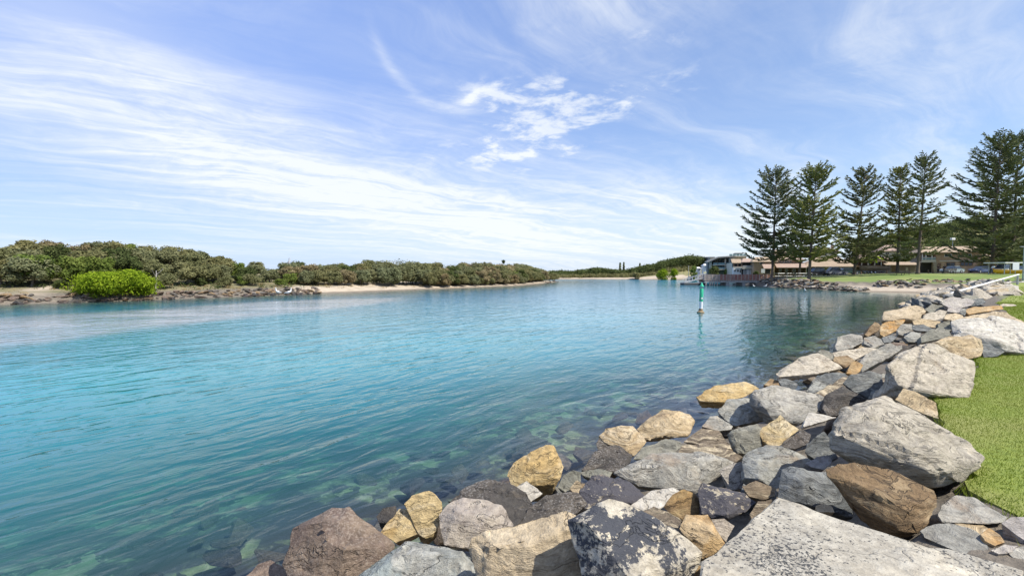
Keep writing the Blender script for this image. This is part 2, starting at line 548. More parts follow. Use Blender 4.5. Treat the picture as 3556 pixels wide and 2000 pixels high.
# ================================================================ water
def make_water():
    ax = axis([(-700, -130, 30), (-130, -14, 1.5), (-14, 30, 0.5), (30, 90, 1.2), (90, 400, 20)])
    ay = axis([(-60, -6, 6), (-6, 40, 0.5), (40, 150, 1.5), (150, 400, 10)])
    X, Y = np.meshgrid(ax, ay)
    P = np.stack([X.ravel(), Y.ravel()], 1)
    z, dr, dl = heights(P)
    depth = np.clip(-z, 0, 3)
    # sand bar off the left bank
    BAR = [xy(od(*q)) for q in [(-160, 905), (0, 872), (400, 822), (700, 790), (1010, 755), (1010, 749), (700, 757), (400, 776), (0, 800), (-160, 812)]]
    n = vnoise(P[:, 0], P[:, 1], 0.12, 5.0); n_ = vnoise(P[:, 0] * 0.4 + P[:, 1] * 0.3, P[:, 1], 0.6, 2.0)
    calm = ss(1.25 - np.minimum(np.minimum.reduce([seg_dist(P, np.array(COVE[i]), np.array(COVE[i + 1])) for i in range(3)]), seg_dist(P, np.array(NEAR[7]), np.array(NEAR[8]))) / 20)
    bar = ss(0.55 + (sdist(P, BAR) + 0.8 * n) / 2.6) * np.clip(0.80 + 0.35 * n_, 0, 1)
    nearbank = ss((9 + dl) / 9) * (dl < 0)
    nx, ny = len(ax), len(ay)
    idx = np.arange(nx * ny).reshape(ny, nx)
    F = np.stack([idx[:-1, :-1], idx[:-1, 1:], idx[1:, 1:], idx[1:, :-1]], -1).reshape(-1, 4)
    me = bpy.data.meshes.new('river_water')
    me.from_pydata(np.column_stack([P, 0 * z]).tolist(), [], F.tolist())
    me.polygons.foreach_set('use_smooth', [True] * len(me.polygons))
    a = me.color_attributes.new('depth', 'FLOAT_COLOR', 'POINT')
    col = np.column_stack([depth, bar, nearbank, np.ones(len(bar))]).astype(np.float32)
    a.data.foreach_set('color', col.ravel())
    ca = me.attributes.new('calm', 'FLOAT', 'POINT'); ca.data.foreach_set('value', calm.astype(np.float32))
    m, N, out = new_mat('water')
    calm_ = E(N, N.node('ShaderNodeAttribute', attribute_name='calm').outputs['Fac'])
    at_ = N.node('ShaderNodeAttribute', attribute_name='depth')
    dep, bar_, bank = N.sep(at_.outputs['Color'])
    pos = E(N, N.node('ShaderNodeNewGeometry').outputs['Position'])
    # ripples: crests run roughly along the rocky shore
    rot = N.mapping(pos, rot=(0, 0, R(-52)))
    wob = N.vmath('ADD', rot, N.vmath('SCALE', N.noise(rot, 0.35, 2, color=True), 0.8))
    big = N.noise(N.mapping(wob, scale=(0.50, 1.55, 1)), 1.0, 2, 0.5)
    mid = N.noise(N.mapping(wob, scale=(1.5, 3.9, 1)), 1.0, 2, 0.5, 0.4)
    fine = N.noise(N.mapping(pos, scale=(6.0, 9.0, 1)), 1.0, 2, 0.5)
    h = big * 1.0 + mid * 0.40 + fine * 0.05
    gust = N.noise(N.mapping(pos, scale=(0.05, 0.09, 1)), 1.0, 3, 0.6)
    px_, py_, pz_ = N.sep(pos)
    dist = N.math('SQRT', px_ * px_ + py_ * py_)
    nrm = N.bump(h, 0.33 - calm_ * 0.20, 0.20)
    # body colour of the water: turquoise in the deep channel, pale over the sand bar
    deepc = N.mix(N.step(gust, 0.35, 0.65), (0.006, 0.225, 0.270), (0.014, 0.290, 0.335))
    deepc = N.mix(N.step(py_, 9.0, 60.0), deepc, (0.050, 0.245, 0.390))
    body = N.mix(bar_, deepc, (0.40, 0.455, 0.50))
    body = N.mix(bank * (1.0 - bar_) * 0.6, body, (0.07, 0.23, 0.21))
    body = N.mix(N.step(dep, 1.3, 0.2) * (1.0 - bank) * 0.55, body, (0.028, 0.130, 0.105))
    body = N.mix(calm_ * 0.75, body, (0.025, 0.095, 0.095))  # pines' dark reflection and weedy bed painted into the cove water colour
    turb = 1.0 - N.math('EXPONENT', dep * -0.62)
    turb = N.math('MAXIMUM', turb, bar_ * 0.95)
    tr = N.math('EXPONENT', dep * -1.15); tg = N.math('EXPONENT', dep * -0.32); tb = N.math('EXPONENT', dep * -0.38)
    tint = E(N, N.node('ShaderNodeCombineColor', {0: tr, 1: tg, 2: tb}).outputs[0])
    transp = N.node('ShaderNodeBsdfTransparent', {'Color': tint})
    diff = N.node('ShaderNodeBsdfDiffuse', {'Color': body, 'Normal': nrm})
    gl = N.node('ShaderNodeBsdfGlossy', {'Color': (1, 1, 1, 1), 'Roughness': 0.06, 'Normal': nrm})
    fr = N.node('ShaderNodeFresnel', {'IOR': 1.333, 'Normal': nrm})
    fac = N.math('MINIMUM', E(N, fr.outputs[0]), 0.62)
    m1 = N.node('ShaderNodeMixShader', {0: turb, 1: transp.outputs[0], 2: diff.outputs[0]})
    m2 = N.node('ShaderNodeMixShader', {0: fac, 1: m1.outputs[0], 2: gl.outputs[0]})
    N.l.new(m2.outputs[0], out.inputs[0])
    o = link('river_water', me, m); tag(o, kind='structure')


make_water()

# ================================================================ lawn beside the rocks
LAWN_EDGE = [xy(od(x, y, 1.42)) for x, y in [(2660, 1420), (2560, 1300), (2500, 1268), (2452, 1240), (2442, 1180), (2400, 1100), (2362, 1055), (2366, 1000), (2432, 985),
             (2452, 930), (2465, 900), (2576, 893), (2600, 850), (2560, 812), (2530, 790), (2526, 775), (2505, 763), (2530, 750), (2556, 738), (2552, 728), (2536, 722), (2556, 716), (2570, 708), (2575, 703)]]
_e = []
for (_x0, _y0), (_x1, _y1) in zip(LAWN_EDGE[:-1], LAWN_EDGE[1:]):
    _n = max(1, min(24, int(math.hypot(_x1 - _x0, _y1 - _y0) / (0.14 if _y0 < 14 else 0.6))))
    for _k in range(_n):
        _t = _k / _n; _px = _x0 + (_x1 - _x0) * _t; _py = _y0 + (_y1 - _y0) * _t
        _j = 0.09 * noise.noise((_px * 2.3, _py * 2.3, 4.0)) + 0.05 * noise.noise((_px * 9, _py * 9, 1.0))
        _e.append((_px + _j, _py - _j))
LAWN = _e + [LAWN_EDGE[-1]] + [(66, 62), (90, 62), (90, 2), (9, 1.5), (5, 1.8)]


def lawn_material():
    m, N, out = new_mat('mown_lawn')
    pos = E(N, N.node('ShaderNodeNewGeometry').outputs['Position'])
    f = N.noise(pos, 14, 5, 0.65); g = N.noise(pos, 0.7, 4, 0.6); k = N.noise(pos, 90, 3, 0.6)
    c = N.mix(N.step(f, 0.3, 0.7), (0.145, 0.20, 0.022), (0.225, 0.275, 0.036))
    c = N.mix(N.step(g, 0.42, 0.66), c, (0.235, 0.25, 0.060))
    c = N.mix(N.step(k, 0.55, 0.75) * 0.5, c, (0.30, 0.30, 0.09))
    b = principled(N, out, Base_Color=c, Roughness=0.85)
    N.put(b.inputs['Normal'], N.bump(f * 0.6 + k * 0.7, 0.8, 0.03))
    return m


def make_lawn():
    bm = bmesh.new()
    top = [bm.verts.new((x, y, 1.432)) for x, y in LAWN]
    f = bm.faces.new(top)
    ext = bmesh.ops.extrude_face_region(bm, geom=[f])
    for v in ext['geom']:
        if isinstance(v, bmesh.types.BMVert): v.co.z = 1.30
    bmesh.ops.triangulate(bm, faces=bm.faces)
    bmesh.ops.recalc_face_normals(bm, faces=bm.faces)
    me = bpy.data.meshes.new('lawn'); bm.to_mesh(me); bm.free()
    o = link('lawn', me, lawn_material()); tag(o, kind='structure')
    # grass blades
    r = np.random.default_rng(5)
    V = []; 
    def patch(x0, x1, y0, y1, n, h, w):
        P = np.column_stack([r.uniform(x0, x1, n), r.uniform(y0, y1, n)])
        P = P[inside(P, LAWN)]
        m = len(P)
        a = r.uniform(0, 2 * np.pi, m); hh = h * r.uniform(0.5, 1.3, m); ln = r.uniform(0.2, 0.9, m) * hh; la = r.uniform(0, 2 * np.pi, m)
        dx = np.cos(a) * w; dy = np.sin(a) * w
        b0 = np.column_stack([P[:, 0] - dx, P[:, 1] - dy, np.full(m, 1.425)])
        b1 = np.column_stack([P[:, 0] + dx, P[:, 1] + dy, np.full(m, 1.425)])
        t = np.column_stack([P[:, 0] + np.cos(la) * ln, P[:, 1] + np.sin(la) * ln, 1.432 + hh])
        V.append(np.stack([b0, b1, t], 1).reshape(-1, 3))
    # longer tufts straggling over the edge
    q = [(x + r.normal() * 0.05, y + r.normal() * 0.05) for x, y in _e if y < 16 for _ in range(26)]
    q = np.array(q); m = len(q); a = r.uniform(0, 6.28, m); hh = r.uniform(0.03, 0.075, m); la = r.uniform(0, 6.28, m)
    V.append(np.stack([np.column_stack([q[:, 0] - np.cos(a) * .005, q[:, 1] - np.sin(a) * .005, np.full(m, 1.38)]), np.column_stack([q[:, 0] + np.cos(a) * .005, q[:, 1] + np.sin(a) * .005, np.full(m, 1.38)]),
                       np.column_stack([q[:, 0] + np.cos(la) * hh * .9, q[:, 1] + np.sin(la) * hh * .9, 1.42 + hh])], 1).reshape(-1, 3))
    patch(3, 14.5, 2, 13.5, 720000, 0.015, 0.0034)
    patch(10, 26, 10, 24, 260000, 0.022, 0.007)
    patch(14, 50, 14, 48, 60000, 0.035, 0.018)
    V = np.concatenate(V); n = len(V) // 3
    me = bpy.data.meshes.new('grass'); me.from_pydata(V.tolist(), [], np.arange(n * 3).reshape(n, 3).tolist())
    m, N, out = new_mat('grass_blades')
    pos = E(N, N.node('ShaderNodeNewGeometry').outputs['Position'])
    f = N.noise(pos, 60, 2, 0.5); g = N.noise(pos, 0.8, 4, 0.6)
    c = N.mix(N.step(f, 0.35, 0.65), (0.125, 0.185, 0.018), (0.225, 0.285, 0.036))
    c = N.mix(N.step(g, 0.45, 0.68) * 0.7, c, (0.265, 0.275, 0.07))
    d = N.node('ShaderNodeBsdfDiffuse', {'Color': c}); t_ = N.node('ShaderNodeBsdfTranslucent', {'Color': c})
    N.l.new(N.node('ShaderNodeMixShader', {0: 0.35, 1: d.outputs[0], 2: t_.outputs[0]}).outputs[0], out.inputs[0])
    tag(link('grass', me, m), 'short bright green mown grass beside the boulders', 'grass', kind='stuff')


make_lawn()


# ================================================================ rock materials
def rock_mat(name, c1, c2, c3, strata=0.35, sscale=7.0, patch=0.5, lichen=None, lich_t=0.55, specks=0.0, speck_col=(0.03, 0.03, 0.03), rough=0.88, bump=0.6, tilt=(25, 15, 0), pscale=1.5):
    wm = lambda q: (q[0] * 1.05, q[1], q[2] * 0.87)
    c1, c2, c3 = wm(c1), wm(c2), wm(c3)
    m, N, out = new_mat(name)
    tc = N.node('ShaderNodeTexCoord'); oi = N.node('ShaderNodeObjectInfo')
    rnd = E(N, oi.outputs['Random'])
    vec = N.vmath('ADD', E(N, tc.outputs['Object']), N.comb(rnd * 31.0, rnd * 17.0, rnd * 53.0))
    geo = N.node('ShaderNodeNewGeometry')
    pos = E(N, geo.outputs['Position'])
    big = N.noise(vec, pscale, 7, 0.62, 0.4)
    fin = N.noise(vec, 16.0, 6, 0.7)
    lay = N.mapping(N.vmath('ADD', vec, N.vmath('SCALE', N.noise(vec, 2.2, 3, color=True), 0.35)), rot=(R(tilt[0]), R(tilt[1]), R(tilt[2])), scale=(1, 1, sscale))
    st = N.noise(lay, 1.6, 7, 0.68)
    c = N.mix(N.step(big, 0.5 - patch * 0.2, 0.5 + patch * 0.2), c1, c2)
    st2 = N.noise(N.mapping(lay, scale=(1.6, 1.6, 2.6)), 2.4, 5, 0.7)
    c = N.mix(N.step(st, 0.48, 0.64) * strata * 1.6, c, c3)
    c = N.mix(N.step(st2, 0.50, 0.36) * (0.25 + strata * 0.6), c, N.mix(1.0, c, (0.50, 0.48, 0.46, 1), 'MULTIPLY'))
    c = N.mix(N.step(st2, 0.56, 0.68) * (0.20 + strata * 0.5), c, N.mix(1.0, c, (1.38, 1.36, 1.32, 1), 'MULTIPLY'))
    dk = N.step(fin, 0.66, 0.34)
    c = N.mix(dk * 0.62, c, N.mix(1.0, c, (0.46, 0.44, 0.42, 1), 'MULTIPLY'))
    pit = N.step(N.noise(vec, 55.0, 3, 0.6), 0.64, 0.72)
    c = N.mix(pit * 0.45, c, N.mix(1.0, c, (0.35, 0.33, 0.31, 1), 'MULTIPLY'))
    crack = N.step(N.math('ABSOLUTE', N.noise(lay, 0.8, 6, 0.6) - 0.5), 0.007, 0.0)
    c = N.mix(crack * 0.35, c, N.mix(1.0, c, (0.22, 0.20, 0.19, 1), 'MULTIPLY'))
    if specks:
        sp = N.step(N.noise(vec, 48, 3, 0.7) + N.noise(vec, 1.5, 4) * 0.55, 0.85, 0.90)
        c = N.mix(sp * specks, c, speck_col)
    if lichen:
        ln = N.noise(vec, 2.6, 9, 0.72, 0.5) + (N.noise(vec, 26, 5, 0.72) - 0.5) * 0.62
        c = N.mix(N.step(ln, lich_t - 0.03, lich_t + 0.03), c, lichen)
    stain = N.noise(vec, 1.1, 6, 0.68, 0.8)
    c = N.mix(N.step(stain, 0.60, 0.72) * 0.40, c, (0.27, 0.175, 0.095))
    crust = N.noise(N.vmath('ADD', vec, (7.0, 3.0, 9.0)), 1.9, 8, 0.72, 0.6)
    c = N.mix(N.step(crust, 0.60, 0.66) * 0.55, c, N.mix(1.0, c, (1.55, 1.5, 1.42, 1), 'MULTIPLY'))
    c = N.mix(N.step(crust, 0.40, 0.33) * 0.50, c, N.mix(1.0, c, (0.45, 0.46, 0.48, 1), 'MULTIPLY'))
    # bleached salt and dust on the upward faces vary a little from rock to rock
    c = N.mix(rnd * 0.22, c, N.mix(1.0, c, (0.72, 0.74, 0.80, 1), 'MULTIPLY'))
    _, _, pz = N.sep(pos)
    wet = N.step(pz + (big - 0.5) * 0.30 + (fin - 0.5) * 0.1, 0.34, 0.06)
    c = N.mix(wet * 0.85, c, N.mix(1.0, c, (0.25, 0.23, 0.20, 1), 'MULTIPLY'))
    b = principled(N, out, Base_Color=c, Roughness=N.step(wet, 0, 1, rough, 0.42))
    hgt = st * 0.6 + st2 * 0.45 + fin * 0.45 + big * 0.4 - crack * 0.3
    N.put(b.inputs['Normal'], N.bump(hgt, min(1.0, bump * 1.45), 0.075))
    MATS[name] = m
    return m


rock_mat('rk_slab', (0.42, 0.395, 0.345), (0.50, 0.47, 0.42), (0.30, 0.285, 0.265), 0.5, 9, tilt=(22, -24, 0))
rock_mat('rk_pale', (0.56, 0.52, 0.455), (0.47, 0.435, 0.38), (0.36, 0.33, 0.28), 0.35, 8, tilt=(15, 20, 0))
rock_mat('rk_cream', (0.54, 0.455, 0.335), (0.46, 0.385, 0.28), (0.60, 0.54, 0.44), 0.3, 5, specks=0.25, speck_col=(0.25, 0.2, 0.14))
rock_mat('rk_white', (0.60, 0.59, 0.57), (0.50, 0.485, 0.46), (0.42, 0.40, 0.38), 0.2, 5)
rock_mat('rk_grey', (0.27, 0.275, 0.27), (0.36, 0.355, 0.34), (0.48, 0.47, 0.44), 0.45, 8, tilt=(30, 30, 0))
rock_mat('rk_slate', (0.105, 0.120, 0.135), (0.16, 0.175, 0.19), (0.30, 0.32, 0.335), 0.55, 10, tilt=(60, 20, 0))
rock_mat('rk_slatepatch', (0.13, 0.145, 0.16), (0.33, 0.345, 0.345), (0.42, 0.40, 0.35), 0.35, 5, patch=0.35, tilt=(50, 20, 0))
rock_mat('rk_blue', (0.27, 0.315, 0.335), (0.42, 0.43, 0.42), (0.18, 0.205, 0.215), 0.4, 4, patch=0.18)
rock_mat('rk_dark', (0.062, 0.058, 0.055), (0.095, 0.085, 0.078), (0.16, 0.14, 0.12), 0.4, 7, specks=0.25, speck_col=(0.5, 0.48, 0.44))
rock_mat('rk_purple', (0.165, 0.125, 0.110), (0.225, 0.175, 0.140), (0.13, 0.095, 0.09), 0.35, 3, specks=0.45, speck_col=(0.34, 0.28, 0.22))
rock_mat('rk_brown', (0.20, 0.135, 0.072), (0.27, 0.195, 0.115), (0.42, 0.34, 0.23), 0.45, 6, tilt=(20, -30, 0), lichen=(0.50, 0.43, 0.31), lich_t=0.70)
rock_mat('rk_ochre', (0.47, 0.34, 0.155), (0.54, 0.435, 0.25), (0.60, 0.54, 0.42), 0.45, 5, tilt=(55, 10, 0))
rock_mat('rk_tan', (0.50, 0.405, 0.27), (0.43, 0.335, 0.21), (0.58, 0.50, 0.38), 0.55, 11, tilt=(35, 55, 0))
rock_mat('rk_orange', (0.47, 0.265, 0.085), (0.40, 0.29, 0.16), (0.58, 0.49, 0.36), 0.4, 4, lichen=(0.62, 0.56, 0.45), lich_t=0.68)
rock_mat('rk_gold', (0.33, 0.215, 0.085), (0.24, 0.165, 0.09), (0.46, 0.36, 0.20), 0.4, 6)
rock_mat('rk_green', (0.195, 0.20, 0.175), (0.275, 0.275, 0.245), (0.13, 0.135, 0.125), 0.35, 6)
rock_mat('rk_pink', (0.40, 0.365, 0.335), (0.46, 0.415, 0.36), (0.33, 0.295, 0.285), 0.4, 4, specks=0.2, speck_col=(0.55, 0.5, 0.45))
rock_mat('rk_lilac', (0.36, 0.345, 0.36), (0.46, 0.44, 0.42), (0.30, 0.28, 0.29), 0.3, 6)
rock_mat('rk_lichen', (0.52, 0.50, 0.46), (0.60, 0.55, 0.45), (0.44, 0.42, 0.39), 0.3, 4, lichen=(0.055, 0.058, 0.066), lich_t=0.505)
rock_mat('rk_lichendark', (0.34, 0.29, 0.23), (0.50, 0.46, 0.38), (0.20, 0.16, 0.13), 0.3, 4, lichen=(0.068, 0.064, 0.070), lich_t=0.415)
rock_mat('rk_layer', (0.25, 0.20, 0.145), (0.18, 0.15, 0.12), (0.52, 0.46, 0.36), 0.7, 14, tilt=(70, 20, 0))
rock_mat('rk_concrete', (0.44, 0.425, 0.39), (0.375, 0.365, 0.34), (0.47, 0.41, 0.31), 0.15, 2, specks=1.0, speck_col=(0.05, 0.05, 0.048), bump=0.35)


# ================================================================ rock shapes
def rough_mesh(name, pts, seed, mult=1.0, target=None, centre=None, bev=0.008):
    """an angular broken block: hull of the given corners, edges chipped, faces roughened in layers"""
    bm = bmesh.new()
    for p in pts: bm.verts.new(p)
    r = bmesh.ops.convex_hull(bm, input=list(bm.verts))
    junk = {e for e in r['geom_interior'] + r['geom_unused'] if isinstance(e, bmesh.types.BMVert)}
    bmesh.ops.delete(bm, geom=list(junk), context='VERTS')
    bmesh.ops.dissolve_limit(bm, angle_limit=R(9), verts=list(bm.verts), edges=list(bm.edges))
    lo = [min(v.co[i] for v in bm.verts) for i in range(3)]; hi = [max(v.co[i] for v in bm.verts) for i in range(3)]
    size = (sum((b - a) ** 2 for a, b in zip(lo, hi))) ** 0.5 / 1.7
    if bev:
        bmesh.ops.bevel(bm, geom=list(bm.edges), offset=size * bev, segments=1, affect='EDGES', profile=0.5, clamp_overlap=True)
    bmesh.ops.triangulate(bm, faces=list(bm.faces))
    L = target or size * 0.10
    for k in range(6):
        es = [e for e in bm.edges if e.calc_length() > L * 1.5]
        if not es or len(bm.verts) > 7000: break
        bmesh.ops.subdivide_edges(bm, edges=es, cuts=1, use_grid_fill=False)
        bmesh.ops.triangulate(bm, faces=[f for f in bm.faces if len(f.verts) > 3])
    bm.normal_update()
    rr = random.Random(seed)
    off = Vector((rr.uniform(0, 90), rr.uniform(0, 90), rr.uniform(0, 90)))
    ax = Vector((rr.uniform(-.6, .6), rr.uniform(-.6, .6), 1)).normalized()
    for v in bm.verts:
        p = v.co / size
        w = p + noise.noise_vector(p * 1.6 + off) * 0.10
        a = noise.fractal(p * 1.7 + off, 1.0, 2.1, 4)
        lay = math.floor(w.dot(ax) * 6.5 + 40)                      # broken layers
        led = noise.noise((lay * 3.71 + off.x, off.y, 0.5))
        dist, pts_ = noise.voronoi(w * 2.3 + off)                   # chipped facets
        cell = noise.noise(pts_[0] * 5.3)
        edge = max(0.0, 1 - (dist[1] - dist[0]) * 9)
        b = noise.fractal(p * 9.0 + off, 1.0, 2.0, 3)
        v.co += v.normal * size * mult * (0.020 * a + 0.026 * led + 0.030 * cell - 0.010 * edge + 0.009 * b)
    c = centre or Vector(((lo[0] + hi[0]) / 2, (lo[1] + hi[1]) / 2, lo[2]))
    for v in bm.verts: v.co -= c
    bmesh.ops.recalc_face_normals(bm, faces=list(bm.faces))
    me = bpy.data.meshes.new(name); bm.to_mesh(me); bm.free()
    me.polygons.foreach_set('use_smooth', [True] * len(me.polygons))
    me.set_sharp_from_angle(angle=R(26))
    return me, c, size


Z = {'A': (860, 1500, 2.2596), 'B': (1900, 1500, 2.8622), 'C': (2600, 1300, 2.0701), 'D': (1950, 1250, 2.7116), 'E': (2600, 1000, 2.6946), 'F': (3000, 900, 4.1403)}
rock_seed = [100]


def rock(zone, outline, mat, label, t=0.75, ridge=(), base=None, name='boulder', lift=0.0, sink=0.25):
    """a boulder resting on the bank: outline and ridge corners are seen corners, t its depth over its width, base the row where it meets the bank"""
    zx, zy, k = Z[zone]
    S = [(zx + x / k, zy + y / k) for x, y in outline]
    G = [(zx + g[0] / k, zy + g[1] / k, g[2] if len(g) > 2 else 0.25) for g in ridge]
    ys = [p[1] for p in S]; xs = [p[0] for p in S]
    yb, yt = max(ys), min(ys)
    bx = sum(p[0] for p in S if p[1] > yb - 0.25 * (yb - yt)) / max(1, sum(1 for p in S if p[1] > yb - 0.25 * (yb - yt)))
    brow = zy + base / k if base is not None else yb
    d0 = ground_hit(bx, brow)
    w = (max(xs) - min(xs)) / FS * d0
    hh = (yb - yt) / FS * d0
    T = t * min(w, hh * 2.2)
    cx = sum(xs) / len(xs); cy = sum(ys) / len(ys)

    def dep(y): return d0 + lift + T * (yb - y) / max(1.0, yb - yt)
    pts = [at(x, y, dep(y)) for x, y in S]
    for x, y, pr in G:
        pts.append(at(x, y, dep(y) - pr * T))
    # the unseen back and foot of the block
    for x, y in S:
        xx = cx + (x - cx) * 0.78; yy = cy + (y - cy) * 0.70 + 0.10 * (yb - yt)
        pts.append(at(xx, yy, dep(yy) + 0.62 * T))
    zmin = min(p.z for p in pts)
    low = sorted(pts[:len(S)], key=lambda p: p.z)[:max(3, len(S) // 3)]
    for p in low:
        pts.append(Vector((p.x + (at(cx, cy, d0).x - p.x) * 0.2, p.y + 0.35 * T, p.z - sink * max(0.25, hh))))
    rock_seed[0] += 1
    tgt = max(0.03, 3.4 / FS * d0 * 2.2)
    me, c, size = rough_mesh(name, pts, rock_seed[0], 1.0, tgt)
    o = link(name, me, MATS[mat], None, c)
    tag(o, label, 'rock', 'boulders of the near rock bank')
    return o


def slab(zone, outline, z, thick, mat, label, tilt=0.0):
    zx, zy, k = Z[zone]
    P = [onz(zx + x / k, zy + y / k, z) for x, y in outline]
    pts = [p.copy() for p in P] + [Vector((p.x * 0.97 + 0.05, p.y, z - thick)) for p in P]
    rock_seed[0] += 1
    me, c, size = rough_mesh('concrete_slab', pts, rock_seed[0], 0.55, 0.05, bev=0.012)
    o = link('concrete_slab', me, MATS[mat], None, c)
    tag(o, label, 'slab', 'boulders of the near rock bank')


def make_boulders():
    # ---- beside the lawn
    rock('C', [(540, 430), (665, 250), (980, 140), (1080, 185), (1400, 370), (1600, 480), (1722, 600), (1690, 650), (1530, 770), (1330, 815), (1150, 770), (900, 650), (730, 600), (580, 545)],
         'rk_slab', 'huge pale grey layered boulder beside the lawn, largest on the rock bank', 0.62, [(800, 275, .22), (960, 410, .30), (1180, 575, .36), (1310, 700, .30), (600, 420, .2)], base=860)
    rock('C', [(550, 680), (640, 640), (760, 630), (1000, 680), (1200, 780), (1340, 830), (1368, 900), (1340, 1010), (1200, 1140), (1090, 1130), (900, 1010), (700, 860), (560, 730)],
         'rk_brown', 'long brown mottled boulder lying under the huge pale grey boulder', 0.5, [(800, 800, .2), (1150, 980, .25)], base=1150)
    slab('C', [(205, 880), (430, 945), (700, 1030), (1000, 1110), (1230, 1170), (1500, 1300), (1700, 1330), (1990, 1400), (2150, 1540), (2000, 1900), (500, 1900), (-140, 1850), (-160, 1640), (-365, 1449), (-340, 1330)],
         1.52, 0.42, 'rk_concrete', 'flat beige concrete slab with black specks at the bottom of the picture')
    rock('C', [(200, 870), (240, 690), (290, 655), (380, 665), (560, 700), (700, 850), (740, 960), (740, 1030), (440, 960), (210, 900)],
         'rk_slate', 'dark blue slate boulder with a lighter sloping face above the concrete slab', 0.5, [(375, 760, .35), (420, 930, .2)], base=1000)
    rock('C', [(485, 945), (530, 922), (600, 945), (618, 990), (500, 985)], 'rk_orange', 'small orange stone poking up behind the concrete slab', 0.7, name='stone', base=1060)
    rock('C', [(400, 560), (420, 500), (540, 405), (600, 470), (640, 600), (590, 625), (480, 612)], 'rk_slate', 'blue grey angular rock tucked under the left end of the huge pale boulder', 0.6, base=680)
    rock('C', [(410, 640), (490, 590), (570, 575), (612, 625), (540, 685), (450, 665)], 'rk_lilac', 'small lilac grey stone above the tip of the long brown boulder', 0.6, name='stone', base=760)
    rock('C', [(1220, 1120), (1290, 1080), (1440, 1065), (1620, 1115), (1720, 1210), (1742, 1290), (1640, 1312), (1540, 1290), (1400, 1230), (1260, 1170)],
         'rk_grey', 'rounded grey rock beside the right corner of the concrete slab', 0.7, base=1330)
    rock('C', [(1345, 1010), (1370, 930), (1490, 868), (1620, 880), (1750, 950), (1875, 1020), (1840, 1062), (1720, 1072), (1560, 1068), (1380, 1062)],
         'rk_grey', 'flat light grey rock against the lawn below the long brown boulder', 0.7, base=1120)
    rock('C', [(1820, 1070), (1880, 1020), (1990, 1018), (2080, 1080), (2080, 1250), (1900, 1135)], 'rk_lilac', 'grey rock cut by the right edge of the picture below the lawn', 0.7, base=1250)
    rock('C', [(1670, 1150), (1730, 1105), (1800, 1150), (1845, 1205), (1770, 1230), (1700, 1195)], 'rk_orange', 'small orange brown stone among grey rocks below the lawn', 0.7, name='stone', base=1260)
    rock('C', [(1480, 1070), (1680, 1075), (1730, 1110), (1690, 1160), (1600, 1130)], 'rk_tan', 'thin tan stone wedged between two grey rocks below the lawn', 0.6, name='stone', base=1190)
    rock('C', [(1745, 1265), (1840, 1218), (1945, 1225), (1900, 1275), (1800, 1290)], 'rk_lilac', 'small pale mauve stone next to the concrete slab at the right', 0.7, name='stone', base=1310)
    rock('C', [(1870, 1285), (1940, 1235), (2080, 1222), (2080, 1345), (1900, 1315)], 'rk_grey', 'small grey stone at the right edge on the concrete slab', 0.7, name='stone', base=1345)
    rock('C', [(1050, 180), (1110, 95), (1190, 125), (1290, 185), (1350, 205), (1365, 320), (1200, 260)], 'rk_tan', 'tan rock wedged between the two biggest pale boulders by the lawn', 0.7, base=340)
    # ---- big blocks further along the lawn
    rock('E', [(1290, 700), (1400, 600), (1600, 525), (1760, 560), (1950, 640), (2100, 690), (2118, 750), (2100, 900), (2050, 1032), (1930, 1010), (1700, 1030), (1450, 945), (1390, 1025), (1260, 985), (1250, 850), (1260, 740)],
         'rk_pale', 'big pale cream boulder with a flat sloping top standing on the lawn edge', 0.7, [(1300, 715, .30), (1400, 900, .34), (1460, 940, .3), (1750, 990, .22), (1400, 690, .25)], base=1090)
    rock('E', [(1690, 525), (1870, 455), (2080, 440), (2180, 490), (2212, 570), (2180, 640), (2060, 668), (1900, 625), (1750, 560)],
         'rk_tan', 'blocky tan layered rock behind the big pale cream boulder', 0.55, [(1760, 500, .2), (2100, 470, .2)], base=690)
    rock('E', [(1885, 310), (2000, 288), (2300, 268), (2500, 305), (2660, 335), (2660, 620), (2400, 595), (2320, 575), (2200, 485), (2080, 435), (1900, 455)],
         'rk_white', 'very large whitish flat rock running off the right edge of the picture', 0.7, [(2000, 400, .2), (2330, 500, .2)], base=640)
    rock('E', [(2180, 480), (2320, 575), (2390, 600), (2330, 640), (2200, 650), (2170, 560)], 'rk_slate', 'dark grey rock in the gap under the very large whitish rock', 0.7, base=660)
    rock('F', [(1240, 890), (1430, 855), (1650, 790), (1850, 745), (2070, 765), (2290, 895), (2300, 930), (1700, 920)], 'rk_cream', 'cream slab with a rusty hollow behind the very large whitish rock', 0.75, base=950)
    rock('F', [(1470, 720), (1560, 690), (1980, 660), (2015, 715), (1850, 742), (1700, 745), (1500, 795), (1470, 770)], 'rk_orange', 'long flat slab with an orange front face beside the lawn', 0.6, base=830)
    rock('F', [(1960, 655), (2010, 640), (2150, 645), (2210, 665), (2100, 685), (1980, 680)], 'rk_pale', 'thin pale stone lying on the lawn grass', 0.6, name='stone', sink=0.05)
    rock('F', [(1170, 600), (1280, 545), (1480, 555), (1600, 600), (1540, 665), (1400, 705), (1220, 695), (1120, 645)], 'rk_lilac', 'large lilac grey flat rock midway along the rock bank', 0.7, base=760)
    rock('F', [(1390, 540), (1500, 515), (1640, 528), (1660, 560), (1600, 600), (1480, 570)], 'rk_green', 'dark green grey rock behind the large lilac rock', 0.6, base=640)
    rock('F', [(1480, 640), (1580, 575), (1720, 560), (1760, 620), (1640, 665), (1540, 680)], 'rk_slate', 'blue grey broken rock right of the large lilac rock', 0.6, base=690)
    rock('F', [(1390, 720), (1460, 700), (1480, 760), (1450, 810), (1380, 780)], 'rk_slatepatch', 'dark upright stone at the end of the orange fronted slab', 0.8, name='stone', base=840)
